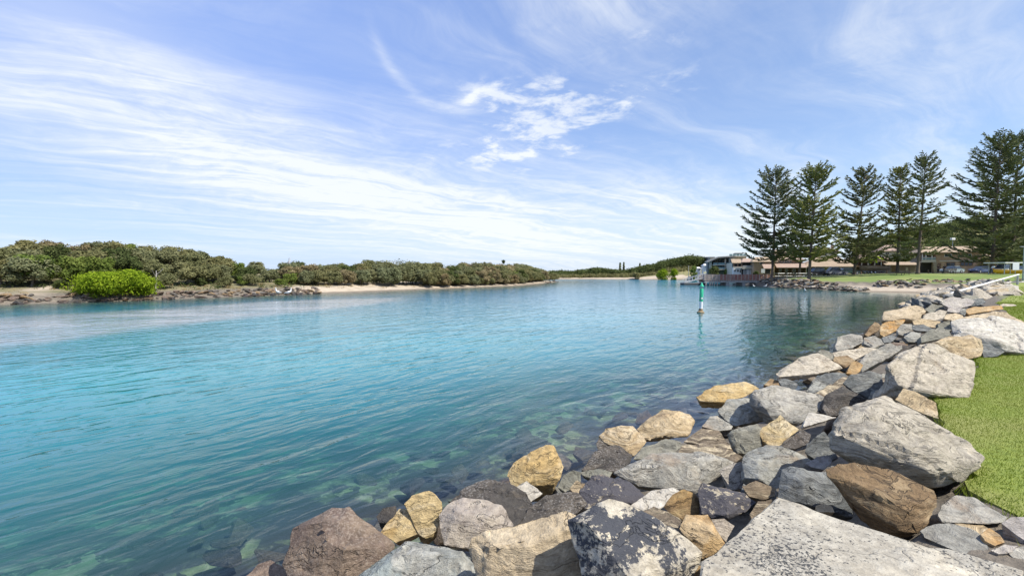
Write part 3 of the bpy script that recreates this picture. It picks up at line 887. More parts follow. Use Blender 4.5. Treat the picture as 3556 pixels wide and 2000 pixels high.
    rock('F', [(870, 725), (980, 645), (1150, 665), (1225, 700), (1180, 755), (960, 775)], 'rk_green', 'rounded olive grey rock midway along the rock bank', 0.7, base=800)
    rock('F', [(1210, 700), (1400, 690), (1400, 760), (1330, 775), (1200, 750)], 'rk_lilac', 'pale bluish rock below the large lilac rock', 0.6, base=800)
    rock('F', [(1180, 790), (1300, 775), (1420, 800), (1450, 850), (1330, 890), (1150, 860)], 'rk_cream', 'rounded cream rock left of the rusty hollowed slab', 0.6, base=920)
    rock('F', [(280, 755), (430, 785), (640, 715), (740, 665), (880, 700), (905, 745), (760, 880), (580, 870), (270, 890)], 'rk_cream', 'large cream rock with a pointed corner at the water side', 0.55, [(440, 800, .25), (600, 850, .2)], base=930)
    rock('F', [(820, 880), (900, 790), (1100, 732), (1205, 750), (1160, 840), (1000, 890)], 'rk_pale', 'whitish rounded rock between cream rocks midway along the bank', 0.7, base=920)
    rock('F', [(700, 890), (830, 860), (1010, 880), (1100, 900), (1030, 985), (860, 950), (720, 940)], 'rk_tan', 'low tan slab in front of the whitish rounded rock', 0.6, base=1000)
    rock('F', [(150, 900), (220, 920), (262, 990), (60, 1115), (10, 1085), (60, 1000)], 'rk_brown', 'brown split rock beside the water, left of the orange stained cream rock', 0.7, base=1130)
    rock('F', [(228, 970), (300, 900), (590, 870), (500, 950), (470, 1025), (290, 1115), (225, 1080)], 'rk_orange', 'cream rock with an orange stained front midway along the bank', 0.6, base=1150)
    rock('F', [(260, 1130), (380, 1085), (475, 1120), (390, 1195), (290, 1205)], 'rk_slate', 'small dark wedge rock below the orange stained cream rock', 0.7, name='stone', base=1230)
    rock('F', [(470, 1010), (560, 930), (690, 930), (700, 1020), (600, 1110), (500, 1080)], 'rk_grey', 'pale grey chipped rock right of the orange stained cream rock', 0.7, base=1130)
    rock('F', [(700, 950), (860, 938), (1015, 1000), (1000, 1040), (760, 1030), (690, 1000)], 'rk_slate', 'flat dark slate slab above the brown grey rock', 0.6, base=1080)
    rock('F', [(1060, 920), (1240, 880), (1260, 1030), (1080, 1000)], 'rk_green', 'grey green rock at the left end of the very large whitish rock', 0.7, base=1100)
    rock('F', [(815, 1115), (900, 1040), (1080, 968), (1240, 1018), (1255, 1115), (1000, 1175), (830, 1200)], 'rk_green', 'brown grey rounded rock with white veins behind the tan layered rock', 0.7, base=1240)
    rock('F', [(570, 1120), (690, 1040), (820, 1060), (810, 1200), (640, 1190)], 'rk_slatepatch', 'black and white broken rock left of the brown grey rounded rock', 0.7, base=1240)
    rock('F', [(0, 1130), (160, 1100), (250, 1150), (288, 1222), (140, 1280), (0, 1215)], 'rk_grey', 'smooth pale grey rock near the water, middle of the bank', 0.7, base=1290)
    # ---- waterside middle
    rock('E', [(810, 555), (830, 458), (960, 428), (1060, 445), (1085, 505), (960, 565), (830, 595)], 'rk_grey', 'grey rock with dark front at the water, top of the middle group', 0.7, base=620)
    rock('E', [(880, 572), (1060, 512), (1135, 525), (1120, 562), (960, 585)], 'rk_cream', 'small cream wedge stone in front of the grey waterside rock', 0.6, name='stone', base=600)
    rock('E', [(780, 600), (940, 583), (1140, 558), (1205, 570), (1100, 625), (960, 690), (800, 640)], 'rk_pale', 'flat pale rock above the brown rock near the water', 0.6, base=700)
    rock('E', [(645, 590), (700, 572), (790, 608), (812, 662), (740, 680)], 'rk_green', 'mossy green grey stone on top of the white waterside boulder', 0.7, name='stone', base=700)
    rock('E', [(245, 795), (330, 730), (450, 650), (650, 603), (740, 690), (850, 710), (888, 752), (760, 795), (640, 830), (420, 860), (270, 870)], 'rk_pale', 'large white cracked boulder with a sloping top at the water edge', 0.7, [(280, 830, .2), (650, 800, .2)], base=930)
    rock('E', [(800, 640), (930, 628), (995, 680), (910, 745), (850, 715), (790, 680)], 'rk_brown', 'brown grey rock between the white boulder and the orange stone', 0.7, base=800)
    rock('E', [(915, 800), (960, 690), (1010, 683), (1072, 720), (1040, 780), (1000, 810)], 'rk_orange', 'bright orange upright stone in the middle of the bank', 0.8, name='stone', base=830)
    rock('E', [(1040, 700), (1100, 620), (1250, 550), (1440, 530), (1445, 570), (1310, 650), (1180, 660), (1060, 790)], 'rk_grey', 'long grey rock sloping up towards the big pale cream boulder', 0.6, base=800)
    rock('E', [(1290, 655), (1330, 590), (1440, 538), (1565, 528), (1420, 585), (1340, 670)], 'rk_dark', 'dark rock with a cream crust behind the big pale cream boulder', 0.6, base=720)
    rock('E', [(530, 965), (640, 840), (720, 800), (900, 790), (945, 830), (740, 910), (600, 990)], 'rk_slatepatch', 'grey rock with a dark hollow face below the white waterside boulder', 0.6, base=1040)
    rock('E', [(600, 990), (880, 830), (1010, 800), (1260, 795), (1130, 875), (900, 910), (720, 1020)], 'rk_layer', 'tan layered sloping rock left of the big pale cream boulder', 0.6, base=1050)
    rock('E', [(690, 1125), (720, 1010), (880, 905), (1000, 970), (1115, 1040), (1000, 1090), (860, 1110), (850, 1190), (740, 1200)], 'rk_dark', 'black slate block left of the huge pale grey boulder', 0.7, [(900, 1000, .2)], base=1220)
    rock('E', [(880, 890), (940, 820), (1130, 780), (1252, 800), (1252, 945), (1130, 1035), (980, 965)], 'rk_slate', 'dark glossy slate rock left of the big pale cream boulder', 0.6, base=1060)
    rock('E', [(1115, 1040), (1150, 970), (1240, 940), (1265, 985), (1200, 1020)], 'rk_blue', 'small bluish stone against the foot of the big pale cream boulder', 0.7, name='stone', base=1060)
    rock('E', [(10, 1010), (60, 960), (260, 908), (420, 970), (640, 990), (718, 1040), (690, 1130), (540, 1170), (480, 1270), (400, 1235), (220, 1235), (130, 1150), (20, 1090)],
         'rk_grey', 'broad grey boulder with a pinkish flat top in the middle of the bank', 0.7, [(60, 1000, .2), (150, 1120, .22)], base=1320)
    rock('E', [(505, 1285), (560, 1163), (700, 1180), (815, 1210), (700, 1255), (520, 1300)], 'rk_white', 'white triangular rock left of the huge pale grey boulder', 0.7, base=1360)
    rock('E', [(145, 905), (200, 848), (270, 860), (312, 940), (260, 950)], 'rk_brown', 'small brown stone at the foot of the white waterside boulder', 0.7, name='stone', base=970)
    rock('E', [(265, 850), (360, 848), (470, 900), (420, 980), (330, 950)], 'rk_slate', 'small dark slate stone under the white waterside boulder', 0.7, name='stone', base=1000)
    # ---- centre of the bank
    rock('D', [(1840, 665), (1960, 600), (2060, 512), (2140, 570), (2242, 652), (2150, 725), (2050, 818), (1960, 808), (1900, 765), (1860, 685)], 'rk_ochre', 'yellow ochre angular rock in the middle of the bank', 0.7, [(2050, 600, .2)], base=860)
    rock('D', [(1560, 700), (1640, 640), (1840, 598), (1905, 650), (1885, 800), (1750, 885), (1660, 875), (1600, 785)], 'rk_green', 'green brown block with a flat front, left of the yellow ochre rock', 0.6, [(1830, 650, .25), (1620, 680, .2)], base=920)
    rock('D', [(1470, 485), (1560, 370), (1760, 350), (1780, 440), (1900, 470), (1962, 550), (1800, 575), (1640, 625), (1540, 565)], 'rk_slatepatch', 'dark crumpled slate rock behind the flat fronted green block', 0.65, [(1700, 450, .2)], base=680)
    rock('D', [(1265, 345), (1350, 270), (1520, 250), (1600, 215), (1720, 198), (1810, 230), (1855, 270), (1740, 345), (1560, 388), (1530, 395), (1440, 360), (1300, 385)], 'rk_ochre', 'long pale yellow rock lying in the water at the tip of the bank', 0.6, [(1450, 300, .2)], base=420, sink=0.5)
    rock('D', [(695, 645), (800, 560), (950, 468), (1110, 480), (1200, 520), (1248, 570), (1190, 710), (1100, 715), (1000, 745), (900, 755), (780, 750)], 'rk_tan', 'peaked golden tan boulder at the water edge', 0.7, [(985, 520, .30), (1060, 575, .28), (960, 710, .15)], base=800)
    rock('D', [(350, 715), (420, 650), (560, 620), (680, 618), (740, 690), (808, 768), (680, 905), (560, 840), (480, 810), (400, 770)], 'rk_tan', 'cream rock with fine diagonal stripes at the water edge', 0.6, [(520, 680, .2)], base=930)
    rock('D', [(325, 790), (360, 715), (430, 740), (500, 810), (440, 860), (340, 840)], 'rk_dark', 'small black stone under the diagonally striped cream rock', 0.6, name='stone', base=860)
    rock('D', [(180, 1035), (300, 870), (440, 800), (540, 798), (672, 900), (640, 985), (540, 1050), (300, 1055)], 'rk_dark', 'dark brown smooth rock at the water below the striped cream rock', 0.7, base=1080, sink=0.5)
    rock('D', [(670, 935), (760, 820), (980, 740), (1120, 760), (1135, 805), (1060, 880), (1010, 910), (800, 930)], 'rk_green', 'grey green worn rock below the peaked golden tan boulder', 0.65, base=970)
    rock('D', [(1080, 890), (1140, 790), (1320, 780), (1500, 810), (1650, 870), (1722, 912), (1640, 965), (1450, 900), (1280, 880)], 'rk_layer', 'brown grey striped flat rock above the long grey boulder', 0.6, base=960)
    rock('D', [(480, 1062), (640, 970), (860, 880), (1010, 898), (1200, 890), (1400, 880), (1460, 940), (1640, 958), (1500, 1025), (1380, 1135), (1250, 1230), (1080, 1210), (900, 1200), (720, 1190), (600, 1115)],
         'rk_grey', 'long grey boulder with a brown shaded front in the centre of the bank', 0.5, [(640, 1035, .22), (960, 990, .36), (1440, 945, .26)], base=1250)
    rock('D', [(1150, 770), (1320, 650), (1480, 660), (1590, 790), (1605, 840), (1400, 815)], 'rk_layer', 'small striped grey wedge rock right of the golden tan boulder', 0.6, base=870)
    rock('D', [(1320, 625), (1400, 530), (1500, 518), (1620, 600), (1605, 655), (1480, 668)], 'rk_grey', 'grey rounded rock between the golden tan boulder and the dark slate rock', 0.7, base=720)
    rock('D', [(1480, 1040), (1560, 1000), (1680, 948), (1730, 1010), (1730, 1130), (1700, 1210), (1600, 1220)], 'rk_lilac', 'smooth purple grey rock left of the dark patchy slate boulder', 0.6, base=1240)
    rock('D', [(1690, 920), (1740, 860), (1920, 798), (2080, 808), (2260, 880), (2365, 950), (2290, 1005), (2120, 1020), (2030, 1110), (2010, 1215), (1850, 1170), (1720, 1110)],
         'rk_slatepatch', 'big blue grey slate boulder with pale patches in the centre of the bank', 0.6, [(1850, 950, .22), (2050, 900, .22), (1860, 1120, .2)], base=1260)
    rock('D', [(1700, 1190), (1830, 1130), (2022, 1205), (2010, 1280), (1900, 1320), (1760, 1280)], 'rk_layer', 'dark brown finely layered rock under the patchy slate boulder', 0.5, base=1330)
    rock('D', [(2050, 810), (2180, 700), (2270, 650), (2350, 700), (2320, 790), (2200, 840)], 'rk_dark', 'black shaded rock right of the yellow ochre rock', 0.6, base=880)
    # ---- foreground
    rock('B', [(330, 595), (370, 500), (450, 440), (540, 423), (680, 470), (800, 490), (900, 570), (985, 645), (830, 710), (620, 690), (500, 750), (370, 770)],
         'rk_lichendark', 'purple black boulder with white crusts in the foreground', 0.7, [(600, 600, .25)], base=800)
    rock('B', [(820, 725), (900, 670), (980, 620), (1060, 568), (1110, 600), (1250, 548), (1322, 580), (1180, 725), (1100, 770), (950, 785)], 'rk_white', 'bright white rock between the purple black boulder and the golden brown block', 0.6, base=830)
    rock('B', [(1155, 745), (1250, 620), (1360, 558), (1470, 600), (1512, 660), (1528, 810), (1400, 840), (1350, 870), (1220, 810)], 'rk_gold', 'golden brown block with a dark stain in the foreground', 0.6, [(1450, 640, .2), (1200, 730, .1)], base=900)
    rock('B', [(1488, 565), (1530, 483), (1600, 500), (1780, 560), (1960, 610), (2085, 690), (1960, 800), (1790, 870), (1640, 850), (1530, 810)], 'rk_lichendark', 'dark boulder with cream crusts and a brown face, right of the golden brown block', 0.6, [(1790, 640, .28), (1780, 820, .2)], base=900)
    rock('B', [(955, 790), (1060, 738), (1200, 790), (1345, 880), (1300, 950), (1150, 930), (1040, 860)], 'rk_layer', 'small brown and white streaked stone above the black and white boulder', 0.7, name='stone', base=980)
    rock('B', [(1310, 960), (1380, 820), (1600, 808), (1680, 960), (1720, 1060), (1785, 1125), (1700, 1210), (1540, 1260), (1440, 1130)], 'rk_orange', 'orange rock with a white patch left of the concrete slab', 0.6, [(1640, 1000, .2), (1560, 1120, .2)], base=1300)
    rock('B', [(1630, 862), (1760, 853), (1862, 930), (1780, 1090), (1700, 1010)], 'rk_pink', 'small grey tan stone between the orange rock and the concrete slab', 0.6, name='stone', base=1110)
    rock('B', [(2010, 810), (2100, 690), (2265, 652), (2230, 740), (2120, 810), (2040, 880)], 'rk_layer', 'rounded stone with brown stripes at the corner of the concrete slab', 0.6, name='stone', base=920)
    rock('B', [(195, 872), (300, 835), (480, 740), (610, 658), (730, 690), (900, 790), (1000, 850), (1100, 910), (1270, 940), (1420, 1080), (1545, 1205), (1525, 1290), (1400, 1370), (1345, 1450), (1300, 1700), (440, 1700), (440, 1250), (410, 1100), (300, 980)],
         'rk_lichen', 'big cream boulder covered in black lichen in the foreground', 0.45, [(400, 900, .32), (560, 1090, .42), (700, 1250, .46), (820, 1480, .5)], base=1800)
    rock('A', [(1730, 905), (1760, 822), (1900, 758), (2100, 755), (2200, 738), (2450, 640), (2500, 612), (2590, 650), (2680, 800), (2700, 1350), (1850, 1350), (1850, 1060), (1780, 965)],
         'rk_cream', 'broad smooth cream boulder at the bottom, left of the black lichen boulder', 0.45, [(1900, 900, .3), (2500, 760, .3), (2200, 900, .38)], base=1400)
    rock('A', [(790, 1140), (950, 1020), (1180, 870), (1280, 828), (1370, 848), (1560, 880), (1700, 908), (1780, 980), (1852, 1080), (1880, 1350), (650, 1350)],
         'rk_blue', 'blue grey boulder with pale patches at the bottom of the picture', 0.5, [(1180, 950, .25), (1650, 980, .28), (1300, 900, .2)], base=1420)
    rock('A', [(1490, 645), (1560, 560), (1690, 518), (1880, 540), (1990, 580), (2060, 660), (2115, 755), (1900, 800), (1760, 860), (1740, 925), (1600, 910), (1530, 895), (1495, 770)],
         'rk_pink', 'pinkish grey rounded boulder behind the smooth cream boulder', 0.6, [(1650, 640, .25), (1900, 680, .28)], base=960)
    rock('A', [(1038, 785), (1120, 680), (1190, 598), (1380, 598), (1432, 660), (1435, 765), (1300, 815), (1160, 868)], 'rk_ochre', 'front yellow ochre rock of a pair beside the big brown boulder', 0.5, [(1400, 640, .1)], base=900)
    rock('A', [(1230, 565), (1290, 500), (1420, 458), (1480, 490), (1522, 550), (1495, 650), (1495, 770), (1400, 840), (1340, 800), (1300, 650)], 'rk_ochre', 'rear taller yellow ochre rock of a pair near the water', 0.6, base=850)
    rock('A', [(270, 1035), (340, 900), (350, 750), (480, 690), (550, 640), (660, 588), (800, 573), (880, 620), (960, 750), (1050, 800), (1165, 875), (1000, 990), (850, 1100), (780, 1320), (400, 1320)],
         'rk_purple', 'big dark brown boulder at the water, lower middle of the picture', 0.55, [(570, 690, .25), (720, 680, .25), (620, 850, .36), (740, 920, .36)], base=1300, sink=0.4)
    rock('A', [(-20, 1140), (80, 1030), (180, 998), (260, 1040), (430, 1140), (430, 1320), (-100, 1320)], 'rk_purple', 'low reddish brown rock at the bottom edge, left of the big brown boulder', 0.6, base=1300, sink=0.4)
    rock('A', [(1555, 545), (1700, 430), (1880, 373), (2050, 400), (2200, 480), (2245, 560), (2190, 650), (2110, 750), (2050, 680), (1980, 600), (1700, 530)], 'rk_dark', 'low dark brown wet rock below the large ochre boulder', 0.8, base=800, sink=0.4)
    rock('A', [(2045, 467), (2190, 373), (2230, 410), (2312, 482), (2200, 563), (2150, 575)], 'rk_white', 'small light grey diamond shaped stone resting on dark rock', 0.7, name='stone', base=620)
    rock('A', [(2110, 750), (2200, 590), (2350, 500), (2500, 458), (2590, 480), (2670, 560), (2590, 640), (2400, 660), (2250, 730), (2150, 770)], 'rk_dark', 'flat charcoal rock under the small diamond shaped stone', 0.7, base=800)
    rock('A', [(2030, 318), (2080, 240), (2200, 160), (2340, 103), (2400, 110), (2440, 180), (2478, 270), (2450, 375), (2410, 410), (2250, 395), (2130, 420), (2060, 440)],
         'rk_ochre', 'large yellow ochre boulder standing alone at the water edge', 0.7, [(2200, 245, .22), (2385, 170, .25), (2380, 350, .18)], base=500, sink=0.5)
    rock('B', [(105, 545), (160, 430), (260, 378), (335, 400), (335, 490), (240, 560), (190, 605)], 'rk_green', 'pale green grey stone between the ochre boulder and the purple black boulder', 0.7, base=640)
    rock('B', [(222, 562), (290, 478), (345, 500), (335, 605), (280, 615)], 'rk_cream', 'small cream stone left of the purple black boulder', 0.7, name='stone', base=650)
    rock('B', [(320, 395), (500, 358), (650, 400), (620, 450), (450, 470), (350, 430)], 'rk_green', 'low grey green slab behind the purple black boulder', 0.7, base=520)
    rock('A', [(1008, 665), (1060, 600), (1160, 578), (1185, 640), (1090, 710), (1030, 708)], 'rk_dark', 'small black pebbly rock in the water beside the ochre pair', 0.7, name='stone', base=730, sink=0.5)
    rock('B', [(1550, 1295), (1660, 1238), (1720, 1300), (1690, 1420), (1600, 1370)], 'rk_grey', 'small grey stone in the gap beside the concrete slab', 0.6, name='stone', base=1450)
    rock('B', [(1350, 1460), (1480, 1320), (1600, 1330), (1640, 1440), (1600, 1540)], 'rk_gold', 'dark reddish brown stone in the gap right of the black lichen boulder', 0.6, name='stone', base=1560)


make_boulders()

# ================================================================ vegetation
def leaf_mat(name, c1, c2, c3=None, nscale=0.9, trans=0.38):
    if name in MATS: return MATS[name]
    m, N, out = new_mat(name)
    tc = N.node('ShaderNodeTexCoord'); oi = N.node('ShaderNodeObjectInfo')
    rnd = E(N, oi.outputs['Random'])
    vec = N.vmath('ADD', E(N, tc.outputs['Object']), N.comb(rnd * 31.0, rnd * 17.0, rnd * 53.0))
    a = N.noise(vec, nscale, 4, 0.6); b = N.noise(vec, 9.0, 2, 0.5)
    c = N.mix(N.step(a, 0.35, 0.65), c1, c2)
    c = N.mix(N.step(b, 0.45, 0.75) * 0.6, c, c3 or tuple(min(1, x * 1.5) for x in c2))
    c = N.mix(rnd * 0.45, c, N.mix(1.0, c, (1.12, 0.92, 0.80, 1), 'MULTIPLY'))
    d = N.node('ShaderNodeBsdfDiffuse', {'Color': c}); t = N.node('ShaderNodeBsdfTranslucent', {'Color': c})
    N.l.new(N.node('ShaderNodeMixShader', {0: trans, 1: d.outputs[0], 2: t.outputs[0]}).outputs[0], out.inputs[0])
    MATS[name] = m
    return m


BARK = plain('bark_grey', (0.17, 0.145, 0.12), 0.95, 0.45, 6.0, 0.6)
BARK_DARK = plain('bark_dark', (0.17, 0.13, 0.098), 0.95, 0.4, 5.0, 0.6)
DEADWOOD = plain('dead_wood', (0.42, 0.385, 0.34), 0.9, 0.3, 6.0, 0.4)
OLIVE = leaf_mat('leaf_olive', (0.150, 0.160, 0.070), (0.235, 0.240, 0.115), (0.34, 0.335, 0.18))
GREYGREEN = leaf_mat('leaf_greygreen', (0.140, 0.160, 0.080), (0.225, 0.245, 0.130), (0.34, 0.35, 0.205))
DEEP = leaf_mat('leaf_deep', (0.060, 0.083, 0.033), (0.112, 0.147, 0.054), (0.180, 0.210, 0.083))
BROWNISH = leaf_mat('leaf_brownish', (0.201, 0.175, 0.091), (0.306, 0.263, 0.149), (0.411, 0.359, 0.228))
BRIGHT = leaf_mat('leaf_bright', (0.144, 0.231, 0.015), (0.256, 0.344, 0.025), (0.388, 0.450, 0.056))
MIDGREEN = leaf_mat('leaf_mid', (0.112, 0.173, 0.039), (0.188, 0.247, 0.063), (0.285, 0.338, 0.105))
PINE = leaf_mat('leaf_pine', (0.115, 0.140, 0.070), (0.185, 0.210, 0.100), (0.29, 0.30, 0.145), 0.35, 0.2)
PINE_WARM = leaf_mat('leaf_pine_warm', (0.150, 0.170, 0.055), (0.24, 0.255, 0.080), (0.35, 0.345, 0.12), 0.35, 0.2)
DRY = leaf_mat('leaf_dry', (0.25, 0.19, 0.085), (0.36, 0.28, 0.14), (0.44, 0.36, 0.20))


def leaf_quads(centres, radii, n_each, size, seed, aspect=0.5, up=0.3, shell=0.55):
    """leaf-sized faces spread through ellipsoid clumps"""
    r = np.random.default_rng(seed)
    C = np.repeat(np.asarray(centres, float), n_each, 0); Rd = np.repeat(np.asarray(radii, float), n_each, 0)
    n = len(C)
    d = r.normal(size=(n, 3)); d /= np.linalg.norm(d, axis=1)[:, None]
    rad = shell + (1 - shell) * r.random(n) ** 0.6
    rad = np.where(r.random(n) < 0.12, rad * 1.18, rad)
    p = C + d * Rd * rad[:, None]
    nr = d * 0.8 + r.normal(size=(n, 3)) * 0.55 + np.array([0, 0, up]); nr /= np.linalg.norm(nr, axis=1)[:, None]
    a = np.cross(nr, r.normal(size=(n, 3))); a /= np.linalg.norm(a, axis=1)[:, None]
    b = np.cross(nr, a)
    s = size * r.uniform(0.6, 1.35, n)[:, None]
    q = np.stack([p - a * s, p - b * s * aspect, p + a * s, p + b * s * aspect], 1)
    return q.reshape(-1, 3)


def quads_mesh(name, V, mat):
    n = len(V) // 4
    me = bpy.data.meshes.new(name)
    me.from_pydata(V.tolist(), [], np.arange(n * 4).reshape(n, 4).tolist())
    me.materials.append(mat)
    return me


def shrub_variant(seed, w, h, mat, leaf, n_cl, per, stem=True, flat=0.6, bare=0.0):
    """unit-ish bush: returns (crown mesh, trunk mesh); w half width, h height"""
    r = random.Random(seed); cs = []; rs = []
    for i in range(n_cl):
        a = r.uniform(0, 2 * math.pi); q = math.sqrt(r.random()) * 0.80
        zt = r.uniform(0.30, 0.86) if stem else r.uniform(0.05, 0.80)
        lim = math.sqrt(max(0.05, 1 - (max(0, zt - 0.30) / 0.66) ** 2))
        x, y = math.cos(a) * q * w * lim, math.sin(a) * q * w * lim
        rr = r.uniform(0.20, 0.38) * w
        cs.append((x, y, zt * h)); rs.append((rr, rr, rr * flat))
    V = leaf_quads(cs, rs, per, leaf, seed, shell=0.4)
    crown = quads_mesh('crown', V, mat)
    mb = MB()
    base = [(0, 0, -0.3), (r.uniform(-.1, .1) * w, r.uniform(-.1, .1) * w, h * 0.28)]
    mb.tube(base, [0.05 * w, 0.035 * w], 6)
    for c in cs[::2]:
        mid = (c[0] * 0.45 + r.uniform(-.1, .1), c[1] * 0.45, h * 0.22 + c[2] * 0.3)
        mb.tube([base[1], mid, c], [0.028 * w, 0.018 * w, 0.006 * w], 5, False)
    me = mesh_from('trunk', mb.v, mb.f); me.materials.append(BARK)
    return crown, me


ORD = ['first', 'second', 'third', 'fourth', 'fifth', 'sixth', 'seventh', 'eighth', 'ninth', 'tenth', 'eleventh', 'twelfth', 'thirteenth', 'fourteenth', 'fifteenth', 'sixteenth', 'seventeenth',
       'eighteenth', 'nineteenth', 'twentieth']
TENS = {2: 'twenty', 3: 'thirty', 4: 'forty', 5: 'fifty', 6: 'sixty', 7: 'seventy', 8: 'eighty', 9: 'ninety'}


def ordinal(i):
    if i < 20: return ORD[i]
    n = i + 1
    if n >= 100: return 'hundred-and-' + (ordinal(n - 101) if n > 100 else 'zeroth')
    if n % 10 == 0: return TENS[n // 10][:-1] + 'ieth'
    return TENS[n // 10] + '-' + ORD[n % 10 - 1]


def plant_tree(name, crown, trunk, loc, sx, sz, rz):
    o = empty(name, loc, rz); o.scale = (sx, sx, sz)
    link('crown', crown, None, o); link('trunk', trunk, None, o)
    return o


def photo_x(p):
    return 1778 + p[0] / p[1] * FS


def make_left_scrub():
    r = random.Random(21)
    variants = []
    for k, mat in enumerate([OLIVE, GREYGREEN, OLIVE, BROWNISH, DEEP, GREYGREEN, OLIVE, MIDGREEN]):
        variants.append((mat.name, *shrub_variant(300 + k, 1.0, 1.6, mat, 0.068, 34, 150, True, 0.85)))
    words = {'leaf_olive': 'olive tree', 'leaf_greygreen': 'grey green tree', 'leaf_brownish': 'brownish tree', 'leaf_deep': 'dark green tree', 'leaf_mid': 'fresh green tree'}
    # skyline rows of the photo: (photo x on the 2576 scale, top row)
    sky = [(-60, 612), (0, 610), (40, 613), (100, 603), (180, 612), (260, 606), (330, 614), (400, 618), (470, 628), (540, 640), (620, 655), (700, 662), (760, 658), (840, 662), (900, 660), (960, 650), (1000, 645), (1050, 654), (1110, 664), (1180, 660), (1250, 664), (1300, 664), (1350, 670), (1390, 682), (1405, 694)]
    sx_ = [s[0] for s in sky]; sy_ = [s[1] for s in sky]
    rows = [('shore row', 3.2, 5.5, 1.5, 0.52, 2.2), ('second row', 6.0, 9.0, 2.0, 0.70, 2.4), ('third row', 9.5, 14, 2.3, 0.86, 2.6), ('skyline row', 14, 21, 2.5, 1.0, 2.5)]
    base_line = [p for p in LEFT[1:-2]]
    placed = []
    for rn, (rname, d0, d1, wid, hf, step) in enumerate(rows):
        cand = []
        # walk along the shore and step inland
        pts = [np.array(p) for p in LEFT[1:13]]
        s = 0.0
        for i in range(len(pts) - 1):
            seg = pts[i + 1] - pts[i]; L = np.hypot(*seg)
            nrm = np.array([-seg[1], seg[0]]) / L
            t = r.uniform(0, step)
            while t < L:
                p = pts[i] + seg * (t / L)
                q = p + nrm * r.uniform(d0, d1) * (0.40 if photo_x(p) / K > 1070 else 0.66 if photo_x(p) / K > 790 and rn else 1.0)
                cand.append(q); t += step * r.uniform(0.7, 1.3) * (1.0 + 0.004 * max(0, p[1] - 60))
        C = np.array(cand); z, dr, dl = heights(C)
        got = []
        for q, zz, dd in zip(C, z, dl):
            if dd < d0 * 0.3: continue
            px = photo_x(q) / K
            if px < -70 or px > 1412: continue
            # open sand and grass in front
            if rn == 0 and (px < 150 or 395 < px < 520 and r.random() < 0.4 or 800 < px < 1060 and r.random() < 0.35): continue
            
            if rn == 0 and 195 < px < 390: continue
            top = np.interp(px, sx_, sy_)
            zt = at(px * K, top * K, q[1]).z
            h = (zt - zz) * hf * r.uniform(0.92, 1.10)
            if rn == 0: h = r.uniform(1.0, 2.2) * (1.35 if px > 1070 else 1)
            if rn < 3: h = min(h, zt - zz - 0.1)
            h = max(0.9, h)
            got.append((px, q, zz, h))
        got.sort(key=lambda a: a[0])
        for i, (px, q, zz, h) in enumerate(got):
            if 690 < px < 760 and rn < 2: vi = 7
            elif 940 < px < 1060 and rn > 1: vi = r.choice([1, 5])
            else: vi = r.choices(range(8), [4, 3, 4, 2.5, 2.0, 3, 4, 1.0])[0]
            vn, crown, trunk = variants[vi]
            w = max(0.8, min(wid, h * 0.72)) * r.uniform(0.85, 1.25)
            o = plant_tree('scrub_tree', crown, trunk, (q[0], q[1], zz - 0.08), w, h / 1.6, r.uniform(0, 6.28))
            tag(o, '%s in the %s of scrub across the water, %s from left' % (words[vn], rname, ordinal(i)), 'tree', 'scrub trees across the water')
            placed.append(o)
    # low undergrowth and dry grass between them
    Cc = []; Rr = []; Cd = []; Rd = []
    P = np.column_stack([np.random.default_rng(3).uniform(-75, 16, 9000), np.random.default_rng(4).uniform(18, 150, 9000)])
    z, dr, dl = heights(P)
    pxs = 1778 + P[:, 0] / P[:, 1] * FS
    for (x, y), zz, dd, px in zip(P, z, dl, pxs / K):
        if dd < 1.6 or dd > 22 or px < -80: continue
        sandy = (px < 150 and dd < 5) or (800 < px < 1060 and dd < 7) or (1060 < px and dd < 3)
        if sandy and r.random() < 0.55: continue
        s = r.uniform(0.25, 0.6)
        if dd < 6 and (sandy or r.random() < 0.55):
            Cd.append((x, y, zz + s * 0.25)); Rd.append((s, s, s * 0.5))
        else:
            Cc.append((x, y, zz + s * 0.4)); Rr.append((s, s, s * 0.8))
    k = 2200
    o = link('undergrowth', quads_mesh('undergrowth', leaf_quads(Cc[:k], Rr[:k], 26, 0.10, 8), DEEP)); tag(o, 'dark low undergrowth between the trees across the water', 'undergrowth', kind='stuff')
    o = link('dry_grass', quads_mesh('dry_grass', leaf_quads(Cd[:1300], Rd[:1300], 40, 0.10, 9, 0.2, 0.0), DRY)); tag(o, 'straw coloured dry grass on the bank across the water', 'grass', kind='stuff')

    # the bright green bush and other landmarks on that bank
    def bush(px, pxr, top, bot, mat, label, name='leafy_bush', leaf=0.16, ncl=60, per=110, dd=0.9):
        c = od((px + pxr) / 2, bot, 0.5); Y = c.y + dd
        a, b = at(px * K, bot * K, Y), at(pxr * K, bot * K, Y)
        w = (b.x - a.x) / 2; zt = at(px * K, top * K, Y).z; zz = gz((a.x + b.x) / 2, Y)
        h = zt - zz + 0.15
        cr, tr = shrub_variant(abs(int(px)) + 11, w, h, mat, leaf, ncl, per, False, min(0.9, h / w * 0.9))
        o = empty(name, ((a.x + b.x) / 2, Y, zz - 0.1))
        link('crown', cr, None, o); link('trunk', tr, None, o)
        tag(o, label, 'bush')
    bush(192, 384, 682, 744, BRIGHT, 'bright lime green rounded bush at the water on the opposite bank', leaf=0.12, ncl=90, per=170)
    bush(388, 470, 682, 713, MIDGREEN, 'low dark green bush right of the bright lime green bush', dd=3.5)
    bush(-20, 30, 640, 722, MIDGREEN, 'green bush at the left edge above the sandy bank', dd=5)
    bush(696, 742, 672, 726, BRIGHT, 'upright fresh green bush among bare branches, mid opposite bank', dd=2.5, ncl=30)
